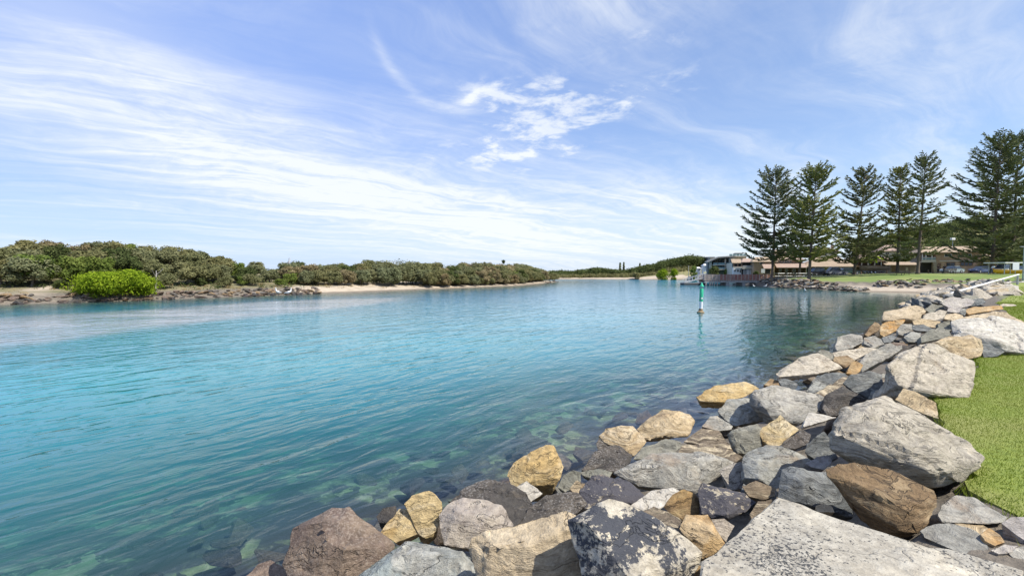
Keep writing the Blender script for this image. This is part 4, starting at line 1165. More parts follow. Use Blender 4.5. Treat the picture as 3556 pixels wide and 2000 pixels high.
    bush(120, 180, 660, 728, GREYGREEN, 'grey green feathery bush left of the bright lime green bush', dd=1.5, ncl=36)
    bush(1180, 1225, 688, 706, BRIGHT, 'small lime green bush near the sand spit', dd=3.0, ncl=24)
    bush(960, 1060, 655, 716, GREYGREEN, 'grey leaved spreading shrub overhanging the sand', dd=4, ncl=46)

    # bare and dead wood
    def deadtree(px, bot, h, label, seed, n=7, lean=0.0, loc_d=1.0):
        rr = random.Random(seed); c = od(px, bot, 0.4); Y = c.y + loc_d
        x = at(px * K, bot * K, Y).x; zz = gz(x, Y)
        o = empty('dead_tree', (x, Y, zz - 0.1))
        top = Vector((lean * h, 0, h))
        MB().tube([(0, 0, 0), tuple(top * 0.5 + Vector((rr.uniform(-.1, .1), 0, 0))), tuple(top)], [0.13, 0.09, 0.035], 7).build('trunk', DEADWOOD, o)
        for i in range(n):
            s = top * rr.uniform(0.25, 0.85); a = rr.uniform(0, 6.28); L = rr.uniform(0.4, 0.9) * h * 0.5
            e = s + Vector((math.cos(a) * L, math.sin(a) * L, L * rr.uniform(0.3, 1.0)))
            MB().tube([tuple(s), tuple((s + e) / 2 + Vector((0, 0, -0.06 * L))), tuple(e)], [0.045, 0.032, 0.012], 5).build('branch', DEADWOOD, o)
        tag(o, label, 'dead tree')
    deadtree(392, 742, 2.3, 'pale dead stump standing at the water right of the lime green bush', 5, 3, 0.05, 0.3)
    deadtree(722, 726, 3.2, 'whitish dead tree with forked bare branches on the opposite bank', 6, 9, 0.12, 1.5)
    deadtree(640, 700, 3.0, 'thin leafless tree on the opposite bank left of the forked dead tree', 8, 8, -0.1, 8)
    deadtree(985, 712, 3.4, 'bare grey branches rising from the spreading shrub by the sand', 9, 12, 0.05, 6)

    def log(px0, py0, px1, py1, label, rad):
        a = od(px0, py0, 0.35); b = od(px1, py1, 0.35)
        b = Vector((b.x, a.y + max(-1.0, min(1.0, b.y - a.y)), b.z))
        m = (a + b) / 2 + Vector((0, 0.1, 0.12))
        o = MB().tube([tuple(a), tuple(m), tuple(b)], [rad, rad * 0.85, rad * 0.5], 8).build('driftwood_log', DEADWOOD, None, True)
        tag(o, label, 'driftwood', 'driftwood on the opposite bank')
    log(560, 736, 585, 742, 'pale driftwood log on the rocks right of the dead stump', 0.13)
    log(200, 744, 222, 750, 'pale driftwood log on the rocks below the lime green bush', 0.12)
    log(905, 726, 960, 722, 'dark driftwood branch on the sand beach across the water', 0.10)


make_left_scrub()


# stones along the opposite bank and the cove: one revetment thing each, every stone a part
STONES = []
for _i in range(7):
    _r = random.Random(900 + _i)
    _p = [Vector((_r.uniform(-.5, .5), _r.uniform(-.4, .4), _r.uniform(-.32, .32))).normalized() * _r.uniform(.42, .6) for _ in range(13)]
    _p = [Vector((p.x, p.y * 0.85, p.z * 0.62)) for p in _p]
    _me, _c, _s = rough_mesh('stone', _p, 900 + _i, 1.0, 0.22, Vector((0, 0, 0)), 0.05)
    STONES.append(_me)
for _i in range(5):
    _r = random.Random(950 + _i)
    _p = [Vector((_r.uniform(-.5, .5), _r.uniform(-.5, .5), _r.uniform(-.4, .4))).normalized() * _r.uniform(.42, .6) for _ in range(12)]
    _p = [Vector((p.x, p.y * 0.85, p.z * 0.6)) for p in _p]
    _me, _c, _s = rough_mesh('stone', _p, 950 + _i, 1.0, 0.10, Vector((0, 0, 0)), 0.03)
    STONES.append(_me)
STONE_MATS = {}


def stone_copy(parent, k, mat, loc, size, rot, kz=1.0):
    key = (k, mat)
    if key not in STONE_MATS:
        me = STONES[k].copy(); me.materials.clear(); me.materials.append(MATS[mat]); STONE_MATS[key] = me
    o = bpy.data.objects.new('stone', STONE_MATS[key]); COL.objects.link(o); o.parent = parent
    o.location = loc; o.scale = (size, size * 0.9, size * kz); o.rotation_euler = rot
    return o


def revetment(label, pts, n, smin, smax, mats, seed, kz=0.8, name='rock_revetment', big=False):
    """pts: function(r) -> (x, y, z)"""
    r = random.Random(seed)
    P0 = pts(r)
    o = empty(name, P0); tag(o, label, 'rock wall')
    for i in range(n):
        p = pts(r); s = r.uniform(smin, smax)
        st = stone_copy(o, r.randrange(7, 12) if big else r.randrange(7), r.choice(mats), (0, 0, 0), s, (r.uniform(-.4, .4), r.uniform(-.4, .4), r.uniform(0, 6.28)), kz)
        st.location = Vector(p) - Vector(P0)
    return o


def along(poly, d0, d1, zoff, pxmin=-1e9, pxmax=1e9, side=1.0):
    pts = [np.array(p) for p in poly]
    Ls = [np.hypot(*(pts[i + 1] - pts[i])) for i in range(len(pts) - 1)]

    def f(r):
        for _ in range(60):
            t = r.uniform(0, sum(Ls)); i = 0
            while t > Ls[i] and i < len(Ls) - 1: t -= Ls[i]; i += 1
            seg = pts[i + 1] - pts[i]; nrm = side * np.array([-seg[1], seg[0]]) / Ls[i]
            d = r.uniform(d0, d1)
            q = pts[i] + seg * (t / Ls[i]) + nrm * d
            if pxmin <= photo_x(q) / K <= pxmax and q[1] > 1: break
        return (q[0], q[1], gz(q[0], q[1]) + zoff)
    return f


GREYS = ['rk_purple', 'rk_brown', 'rk_dark', 'rk_dark', 'rk_purple']
revetment('low brown rock edging along the opposite bank below the lime green bush', along(LEFT[1:8], -0.5, 1.5, 0.02, -60, 800), 298, 0.5, 1.2, GREYS, 31)
revetment('scattered dark rocks at the end of the sand spit', along(LEFT[9:12], -0.4, 0.8, 0.0, 1200, 1420), 24, 0.5, 1.0, GREYS, 32)
WALLM = ['rk_green', 'rk_dark', 'rk_brown', 'rk_dark', 'rk_grey', 'rk_purple', 'rk_pink']

# ================================================================ rock banks made of many stones
PALE = ['rk_pale', 'rk_white', 'rk_cream', 'rk_slab', 'rk_pale', 'rk_lilac', 'rk_grey', 'rk_slate', 'rk_tan', 'rk_pale']
FILL = ['rk_dark', 'rk_slate', 'rk_grey', 'rk_green', 'rk_purple', 'rk_brown', 'rk_slatepatch', 'rk_layer']
revetment('pale tumbled rocks of the far end of the near bank beside the white beam', along(NEAR[7:9], 0.1, 6.2, 0.12, side=-1), 280, 0.8, 2.1, PALE, 41, 0.75, big=True)
revetment('dark stones filling the gaps between the near boulders', along([(-4, 3.4)] + NEAR[:8], -0.2, 4.6, -0.22, side=-1), 230, 0.35, 0.85, FILL, 42, 0.8, big=True)
revetment('submerged stones in the clear shallows below the near boulders', along([(-6, 1.6)] + NEAR[:7], -4.5, -0.2, -0.06, side=-1), 170, 0.25, 0.62, ['rk_dark', 'rk_green', 'rk_purple', 'rk_green', 'rk_slate'], 43, 0.7)
revetment('dark dry stone bank between the far lawn and the cove', along(COVE[1:] + [(51, 100)], 0.0, 2.6, 0.10, side=-1), 290, 0.6, 1.25, WALLM, 44, 0.8)
revetment('low stone kerb at the top of the cove beach', along(COVE[:2], 5.6, 7.4, 0.10, side=-1), 50, 0.5, 1.0, WALLM, 45, 0.8)
revetment('rubble of brown and grey stones at the right end of the cove beach', along([(57, 72.5), (70, 62)], -1.5, 6.0, 0.05, side=1), 130, 0.4, 0.95, WALLM + ['rk_tan', 'rk_brown'], 46, 0.7)
revetment('dark rocks under the boardwalk', along([(47, 101.5), (40, 112)], -1.0, 4.0, 0.35, side=-1), 50, 0.6, 1.3, WALLM, 47, 0.8)


# ================================================================ Norfolk pines beside the far lawn
def pine_meshes(h, rad, clear, seed, sparse=0.0, lean=(0, 0), asym=0.0, mat=PINE):
    r = random.Random(seed)
    lx, ly = lean

    def axis_(t): return Vector((lx * t * h, ly * t * h, t * h))
    mb = MB()
    tr = 0.010 * h + 0.10
    prof = [(0, 1.7), (0.015, 1.25), (0.05, 1.0), (0.3, 0.82), (0.6, 0.55), (0.85, 0.25), (1.0, 0.05)]
    mb.tube([tuple(axis_(t)) for t, _ in prof], [tr * q * 0.85 for _, q in prof], 9)
    V = []
    rr = np.random.default_rng(seed)
    z = clear
    while z < 0.985:
        t = (z - clear) / (1 - clear)
        prof_r = rad * (1 - t) ** 0.47 * (0.72 + 0.30 * min(1, t / 0.14)) + 0.5
        n = r.choice([5, 5, 6, 6]) if t < 0.85 else 5
        a0 = r.uniform(0, 6.28)
        if r.random() > 0.10 + sparse * 0.3:
            for k in range(n):
                if r.random() < 0.14 + sparse * 0.35: continue
                a = a0 + 6.283 * k / n + r.uniform(-.25, .25)
                L = prof_r * r.uniform(0.62, 1.12) * (1 + asym * math.cos(a))
                up = 0.04 + 0.75 * t ** 1.5 + r.uniform(-.05, .10)
                d = Vector((math.cos(a), math.sin(a), 0)); p0 = axis_(z + r.uniform(-.008, .008))
                P = []
                ns = 6
                for i in range(ns + 1):
                    s = i / ns
                    P.append(p0 + d * (L * s * math.cos(up * 0.7)) + Vector((0, 0, L * (up * s - 0.16 * math.sin(s * math.pi) * (1 - t) + 0.10 * s * s))))
                mb.tube([tuple(p) for p in P], [0.055 * (1 - 0.8 * i / ns) * (1 - 0.5 * t) + 0.008 for i in range(ns + 1)], 4, False)
                # cord-like twigs along the branch
                m = int(7 + L * (5.9 - 2.0 * sparse))
                side = Vector((-d.y, d.x, 0))
                for j in range(m):
                    s = 0.14 + 0.86 * (j + r.random()) / m
                    q = s * ns; i = min(ns - 1, int(q)); b = P[i].lerp(P[i + 1], q - i)
                    tl = (0.42 + 0.16 * L * (1 - abs(s - 0.55))) * r.uniform(0.6, 1.15)
                    sd = 1 if j % 2 else -1
                    fwd = r.uniform(0.3, 1.1)
                    dirv = (side * sd * r.uniform(0.3, 1.0) + d * fwd + Vector((0, 0, r.uniform(-0.05, 0.55)))).normalized()
                    V.append((b, dirv, tl, r.uniform(0.07, 0.125)))
                V.append((P[-1] - d * 0.15, (P[-1] - P[-2]).normalized(), 0.5, 0.085))
        z += r.uniform(0.020, 0.033) * (1.0 if t < 0.8 else 0.8) * 22 / max(h, 16)
    V.append((axis_(0.97), Vector((0, 0, 1)), 0.9, 0.09))
    verts = []; faces = []
    for b, dv, tl, w in V:
        a = dv.cross(Vector((0.3, 0.5, 1))).normalized(); c = dv.cross(a)
        n0 = len(verts); ph = r.uniform(0, 2)
        for k in range(3):
            an = ph + 2.094 * k
            verts.append(tuple(b + dv * (tl * 0.12) + (a * math.cos(an) + c * math.sin(an)) * w * 0.7))
        for k in range(3):
            an = ph + 2.094 * k
            verts.append(tuple(b + dv * (tl * 0.72) + (a * math.cos(an) + c * math.sin(an)) * w))
        verts.append(tuple(b + dv * tl))
        for k in range(3):
            k2 = (k + 1) % 3
            faces.append((n0 + k, n0 + k2, n0 + 3 + k2, n0 + 3 + k)); faces.append((n0 + 3 + k, n0 + 3 + k2, n0 + 6))
    crown = mesh_from('crown', verts, faces); crown.materials.append(mat)
    trunk = mesh_from('trunk', mb.v, mb.f, True); trunk.materials.append(BARK_DARK)
    return crown, trunk


def pine(bx, brow, tx, trow, depth, half, crow, seed, label, sparse=0.0, asym=0.0, mat=PINE):
    p = at(bx, brow, depth); zg = gz(p.x, depth) - 0.05
    top = at(tx, trow, depth)
    h = top.z - zg
    rad = half / FS * depth
    clear = (at(bx, crow, depth).z - zg) / h
    cr, tr = pine_meshes(h, rad, clear, seed, sparse, ((top.x - p.x) / h, 0), asym, mat)
    o = empty('norfolk_pine', (p.x, depth, zg))
    link('crown', cr, None, o); link('trunk', tr, None, o)
    tag(o, label, 'tree', 'tall pines beside the far lawn')
    return o


pine(2682, 960, 2696, 598, 98, 118, 894, 61, 'tall dark pine at the left end of the row, beside the boardwalk', 0.0, -0.05)
pine(2809, 971, 2836, 587, 90, 104, 898, 62, 'tall olive pine closest to the stone bank, second in the row', 0.0, 0.0, PINE_WARM)
pine(2776, 957, 2792, 690, 101, 80, 890, 63, 'shorter pine half hidden behind the second pine of the row', 0.1)
pine(2965, 954, 3008, 595, 99, 96, 904, 64, 'leaning pine with a slanted trunk in the middle of the row', 0.15)
pine(3116, 952, 3128, 586, 100, 76, 906, 65, 'slender dense pine left of the sparse tall pine', 0.1, 0.0, PINE_WARM)
pine(3186, 966, 3216, 544, 88, 78, 890, 66, 'tall sparse pine with a bare trunk beside the picnic table', 0.62)
pine(3444, 948, 3476, 478, 92, 138, 892, 67, 'broad tall pine with long drooping lower branches near the parked cars', 0.18, -0.15)
pine(3512, 944, 3540, 470, 94, 112, 892, 68, 'tallest pine at the right edge of the picture', 0.28)


# ================================================================ far bank and hillside woods
def wood(name, label, cols, mat, seed, n, rad, leaf, per, d0, d1):
    """cols: (photo x on the 2576 scale, skyline row, bottom row)"""
    r = random.Random(seed); xs = [c[0] for c in cols]; C = []; Rr = []
    for i in range(n):
        px = r.uniform(xs[0], xs[-1]); dd = r.uniform(d0, d1)
        top = float(np.interp(px, xs, [c[1] for c in cols])); q = r.random()
        p = at(px * K, top * K, dd); zg = gz(p.x, dd)
        rz = rad * r.uniform(0.6, 1.25)
        zt = zg + (p.z - zg) * (1 - 0.9 * r.random() ** 2.0) - rz * 0.25
        C.append((p.x, dd, max(zg + 0.3, zt))); Rr.append((rz, rz, rz * 0.7))
    o = link(name, quads_mesh(name, leaf_quads(C, Rr, per, leaf, seed), mat)); tag(o, label, 'woodland', kind='stuff')


wood('far_woodland', 'dark green woodland along the far shore of the river', [(1385, 690), (1420, 688), (1470, 681), (1500, 676), (1535, 680), (1560, 683), (1600, 676), (1630, 668)], DEEP, 71, 420, 1.7, 0.30, 60, 178, 200)
wood('far_woodland', 'dense green woodland on the far hill left of the apartments', [(1600, 680), (1640, 668), (1670, 660), (1700, 652), (1740, 645), (1765, 650), (1790, 662)], DEEP, 72, 380, 1.9, 0.30, 70, 176, 205)
wood('far_woodland', 'olive scrub low along the far shore', [(1390, 692), (1550, 690), (1650, 688), (1745, 690)], OLIVE, 73, 300, 1.1, 0.24, 60, 172, 180)
wood('hillside_woodland', 'dark wooded hillside behind the houses and pines', [(2150, 610), (2270, 590), (2320, 575), (2400, 567), (2470, 560), (2600, 552)], DEEP, 74, 520, 2.6, 0.34, 80, 140, 165)
wood('hillside_woodland', 'lighter green trees low on the hillside behind the brick house', [(2270, 606), (2340, 610), (2400, 600), (2500, 596), (2600, 590)], DEEP, 75, 200, 1.8, 0.28, 70, 128, 140)


def small_tree(px, top, bot, halfpx, depth, mat, label, name='tree', slim=False, ncl=26, per=70, leaf=0.2):
    p = at(px, bot, depth); zg = min(p.z, gz(p.x, depth)) if not slim else gz(p.x, depth)
    zg = gz(p.x, depth)
    h = at(px, top, depth).z - zg; w = halfpx / FS * depth
    o = empty(name, (p.x, depth, zg - 0.1))
    r = random.Random(int(px * 7 + top)); cs = []; rs = []
    for i in range(ncl):
        t = r.random()
        ww = w * ((1 - t) * 0.9 + 0.12) if slim else w * math.sqrt(max(0.1, 1 - (2 * t - 0.9) ** 2)) * 0.75
        a = r.uniform(0, 6.28); q = math.sqrt(r.random())
        s = w * (0.35 if slim else r.uniform(0.28, 0.5))
        cs.append((math.cos(a) * ww * q * 0.7, math.sin(a) * ww * q * 0.7, h * (0.18 + 0.78 * t))); rs.append((s, s, s * (1.0 if slim else 0.75)))
    link('crown', quads_mesh('crown', leaf_quads(cs, rs, per, leaf, int(px)), mat), None, o)
    MB().tube([(0, 0, 0), (0, 0, h * 0.8)], [0.05 * w + 0.08, 0.03], 6).build('trunk', BARK_DARK, o)
    tag(o, label, 'tree')
    return o


small_tree(2153, 909, 945, 7, 182, PINE, 'left one of two slim dark pines on the far shore', 'slim_pine', True)
small_tree(2166, 908, 945, 5.5, 182, PINE, 'right one of two slim dark pines on the far shore', 'slim_pine', True)
small_tree(2222, 911, 945, 6, 186, PINE, 'single slim pine between the far pair and the hill', 'slim_pine', True)
small_tree(2051, 931, 962, 8, 176, DEEP, 'dark conical tree near the left end of the far shore', 'slim_pine', True)
small_tree(2005, 934, 958, 4, 182, PINE, 'tiny thin pine at the left end of the far shore', 'slim_pine', True)
small_tree(2302, 937, 968, 26, 158, BRIGHT, 'light green rounded bush on the far shore, left of its twin', 'bush', False, 30, 80)
small_tree(2342, 936, 966, 22, 158, BRIGHT, 'light green rounded bush on the far shore beside the pale rocks', 'bush', False, 30, 80)
small_tree(2208, 944, 964, 20, 166, OLIVE, 'low grey green bush behind the far sand beach', 'bush', False, 24, 70)
small_tree(2480, 926, 965, 30, 128, DEEP, 'dark green hedge tree in front of the apartments', 'bush', False, 36, 80)
small_tree(2530, 932, 965, 22, 128, MIDGREEN, 'green shrub beside the boardwalk railing in front of the apartments', 'bush', False, 30, 80)
small_tree(2410, 920, 960, 18, 150, MIDGREEN, 'light green palm like tree left of the apartments', 'bush', False, 30, 70)
small_tree(2625, 942, 962, 13, 112, DEEP, 'rounded dark hedge behind the boardwalk railing', 'bush', False, 26, 80)
small_tree(1748, 900, 962, 10, 150, DEEP, 'dark tree rising above the scrub near the end of the spit', 'tree', False, 24, 70)
small_tree(3355, 921, 955, 34, 112, MIDGREEN, 'green garden shrubs in front of the right brick house', 'bush', False, 40, 90)
small_tree(3290, 915, 950, 20, 113, MIDGREEN, 'small green shrub beside the door of the right brick house', 'bush', False, 26, 80)
small_tree(3420, 895, 952, 40, 108, OLIVE, 'olive garden tree right of the brick house', 'tree', False, 50, 90)
small_tree(3525, 880, 950, 60, 104, MIDGREEN, 'dense green tree behind the picnic shelter', 'tree', False, 80, 100)
small_tree(3250, 842, 880, 40, 135, MIDGREEN, 'yellow green tree above the roof of the right brick house', 'tree', False, 40, 80)


def palm(px, top, bot, depth, label, spread=2.0, n=14, mat=MIDGREEN, trunk_r=0.10):
    p = at(px, bot, depth); zg = gz(p.x, depth); h = at(px, top, depth).z - zg
    o = empty('palm_tree', (p.x, depth, zg - 0.1)); r = random.Random(int(px))
    MB().tube([(0, 0, 0), (0.1, 0, h * 0.5), (0.25, 0, h)], [trunk_r * 1.3, trunk_r, trunk_r * 0.9], 7).build('trunk', DEADWOOD, o)
    for i in range(n):
        a = 6.283 * i / n + r.uniform(-.2, .2); L = spread * r.uniform(0.8, 1.1); up = r.uniform(0.0, 0.7)
        vs = []; fs = []
        for k in range(7):
            s = k / 6; c = Vector((0.25 + math.cos(a) * L * s, math.sin(a) * L * s, h + L * (up * s - 0.85 * s * s)))
            w = 0.24 * math.sin(min(1, s * 1.2 + 0.15) * 2.6) + 0.02
            sd = Vector((-math.sin(a), math.cos(a), -0.25)) * w; sd2 = Vector((math.sin(a), -math.cos(a), -0.25)) * w
            vs += [tuple(c + sd), tuple(c), tuple(c + sd2)]
        for k in range(6):
            b = 3 * k; fs += [(b, b + 1, b + 4, b + 3), (b + 1, b + 2, b + 5, b + 4)]
        me = mesh_from('frond', vs, fs); link('frond', me, mat, o)
    tag(o, label, 'palm')


palm(3012, 893, 945, 112, 'thin pale stemmed palm left of its neighbour, by the boat trailer', 1.6, 12, BRIGHT, 0.07)
palm(3034, 890, 945, 112, 'thin pale stemmed palm leaning by the boat trailer', 1.8, 12, BRIGHT, 0.07)
palm(3382, 752, 800, 150, 'palm tree on the hilltop beside the red roof', 3.2, 16, DEEP, 0.2)

# ================================================================ houses across the cove
def brick_mat(name, c1, c2, mortar):
    m, N, out = new_mat(name)
    tc = N.node('ShaderNodeTexCoord')
    x, y, z = N.sep(tc.outputs['Object'])
    vec = N.comb(x + y, z, 0.0)
    n = N.node('ShaderNodeTexBrick', {'Vector': vec, 'Color1': c1, 'Color2': c2, 'Mortar': mortar, 'Scale': 2.2, 'Mortar Size': 0.018, 'Row Height': 0.22, 'Brick Width': 0.55})
    f = N.noise(tc.outputs['Object'], 0.8, 5, 0.6)
    c = N.mix(N.step(f, 0.35, 0.7) * 0.4, E(N, n.outputs[0]), tuple(v * 0.65 for v in c1))
    principled(N, out, Base_Color=c, Roughness=0.9)
    MATS[name] = m
    return m


def tile_mat(name, c1, c2):
    m, N, out = new_mat(name)
    tc = N.node('ShaderNodeTexCoord')
    x, y, z = N.sep(tc.outputs['Object'])
    w = N.math('SINE', x * 22.0); w2 = N.math('FRACT', z * 4.0 + y * 0.0)
    f = N.noise(tc.outputs['Object'], 1.3, 5, 0.65)
    c = N.mix(N.step(f, 0.3, 0.7), c1, c2)
    c = N.mix(N.step(w2, 0.80, 1.0) * 0.45, c, tuple(v * 0.45 for v in c1))
    b = principled(N, out, Base_Color=c, Roughness=0.85)
    N.put(b.inputs['Normal'], N.bump(w * 0.5 + w2, 0.6, 0.05))
    MATS[name] = m
    return m


BRICK = brick_mat('brick_orange', (0.47, 0.285, 0.16), (0.53, 0.345, 0.205), (0.48, 0.41, 0.32))
BRICK2 = brick_mat('brick_brown', (0.38, 0.245, 0.16), (0.44, 0.30, 0.20), (0.40, 0.34, 0.27))
TILE = tile_mat('roof_tan', (0.31, 0.235, 0.155), (0.39, 0.30, 0.205))
TILE_PINK = tile_mat('roof_pink', (0.33, 0.235, 0.18), (0.40, 0.30, 0.235))
TILE_RED = tile_mat('roof_red', (0.36, 0.16, 0.10), (0.42, 0.21, 0.14))
CREAM = plain('paint_cream', (0.62, 0.56, 0.44), 0.7, 0.15)
WHITE = plain('paint_white', (0.78, 0.77, 0.74), 0.6, 0.12)
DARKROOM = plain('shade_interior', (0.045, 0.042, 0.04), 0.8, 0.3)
TEAL = plain('paint_teal', (0.22, 0.34, 0.34), 0.4, 0.2)
GREYW = plain('paint_grey', (0.40, 0.40, 0.38), 0.75, 0.2)
TIMBER = plain('timber_brown', (0.24, 0.15, 0.095), 0.85, 0.35, 4)
CONC = plain('concrete_grey', (0.40, 0.39, 0.36), 0.9, 0.3, 1.5, 0.3)
METAL = plain('metal_grey', (0.38, 0.39, 0.40), 0.45, 0.2, metal=0.6)
m, N, out = new_mat('window_glass')
principled(N, out, Base_Color=(0.035, 0.045, 0.055, 1), Roughness=0.08)
GLASS = m
m, N, out = new_mat('balcony_glass')
principled(N, out, Base_Color=(0.22, 0.33, 0.32, 1), Roughness=0.25)
BGLASS = m


def X(px, d): return (px - 1778) / FS * d / math.cos(0) * 1.0


def Zr(row, d): return at(1778, row, d).z


class House:
    def __init__(s, name, label, px, d, cat='house', group=None):
        s.d = d; s.ox = at(px, HORIZON, d).x; s.oz = gz(s.ox, d) - 0.3
        th = math.atan2(s.ox, d); ph = 0.6 * th                      # fronts turned part of the way towards the water
        s.o = empty(name, (s.ox, d, s.oz), -ph); s.o.scale = (1 / (math.cos(ph) + math.sin(ph) * math.tan(th)), 1, 1)
        tag(s.o, label, cat, group)

    def box(s, name, pa, pb, rt, rb, f=0.0, t=4.0, mat=None, parent=None, bevel=0.0):
        """box between photo columns pa..pb and rows rt..rb, front face f metres behind the house line"""
        d = s.d
        a = at(pa, rt, d); b = at(pb, rb, d)
        zb = b.z if rb is not None else s.oz
        return MB().box(a.x - s.ox, b.x - s.ox, f, f + t, zb - s.oz, a.z - s.oz).build(name, mat, parent or s.o, bevel=bevel)

    def ground_box(s, name, pa, pb, rt, f=0.0, t=4.0, mat=None):
        a = at(pa, rt, s.d); b = at(pb, rt, s.d)
        return MB().box(a.x - s.ox, b.x - s.ox, f, f + t, 0, a.z - s.oz).build(name, mat, s.o)

    def hip(s, name, pa, pb, rr, re, mat, pra=None, prb=None, f=-0.5, t=9.0, parent=None):
        """hipped roof: eaves pa..pb at row re, ridge pra..prb at row rr"""
        d = s.d; pra = pa + (pb - pa) * .25 if pra is None else pra; prb = pb - (pb - pa) * .25 if prb is None else prb
        x0, x1 = at(pa, re, d).x - s.ox, at(pb, re, d).x - s.ox
        r0, r1 = at(pra, rr, d).x - s.ox, at(prb, rr, d).x - s.ox
        ze, zr = Zr(re, d) - s.oz, Zr(rr, d) - s.oz
        y0, y1 = f, f + t; ym = (y0 + y1) / 2
        v = [(x0, y0, ze), (x1, y0, ze), (x1, y1, ze), (x0, y1, ze), (r0, ym, zr), (r1, ym, zr)]
        b = [(p[0], p[1], p[2] - 0.16) for p in v[:4]]
        mb = MB().add(v + b, [(0, 1, 5, 4), (1, 2, 5), (2, 3, 4, 5), (3, 0, 4), (6, 9, 8, 7), (0, 6, 7, 1), (1, 7, 8, 2), (2, 8, 9, 3), (3, 9, 6, 0)])
        return mb.build(name, mat, parent or s.o)

    def lean(s, name, pa, pb, rt, rb, mat, f=-2.0, t=2.2, dark=True):
        """lean-to roof falling towards the viewer"""
        d = s.d
        x0, x1 = at(pa, rb, d).x - s.ox, at(pb, rb, d).x - s.ox
        zt, zb = Zr(rt, d) - s.oz, Zr(rb, d) - s.oz
        mb = MB().add([(x0, f, zb), (x1, f, zb), (x1, f + t, zt), (x0, f + t, zt), (x0, f, zb - .15), (x1, f, zb - .15), (x1, f + t, zt - .15), (x0, f + t, zt - .15)],
                      [(0, 1, 2, 3), (7, 6, 5, 4), (0, 4, 5, 1), (1, 5, 6, 2), (2, 6, 7, 3), (3, 7, 4, 0)])
        return mb.build(name, mat, s.o)

    def window(s, pa, pb, rt, rb, f=-0.03, panes=2, frame=None):
        fr = s.box('window', pa, pb, rt, rb, f, 0.10, frame or WHITE)
        d = s.d; w = (pb - pa)
        m_ = 0.08 * w; rm = 0.10 * (rb - rt)
        for k in range(panes):
            a = pa + m_ + (w - m_) * k / panes; b = pa + (w - m_) * (k + 1) / panes
            s.box('pane', a, b, rt + rm, rb - rm, f - 0.02, 0.04, GLASS, fr)
        return fr


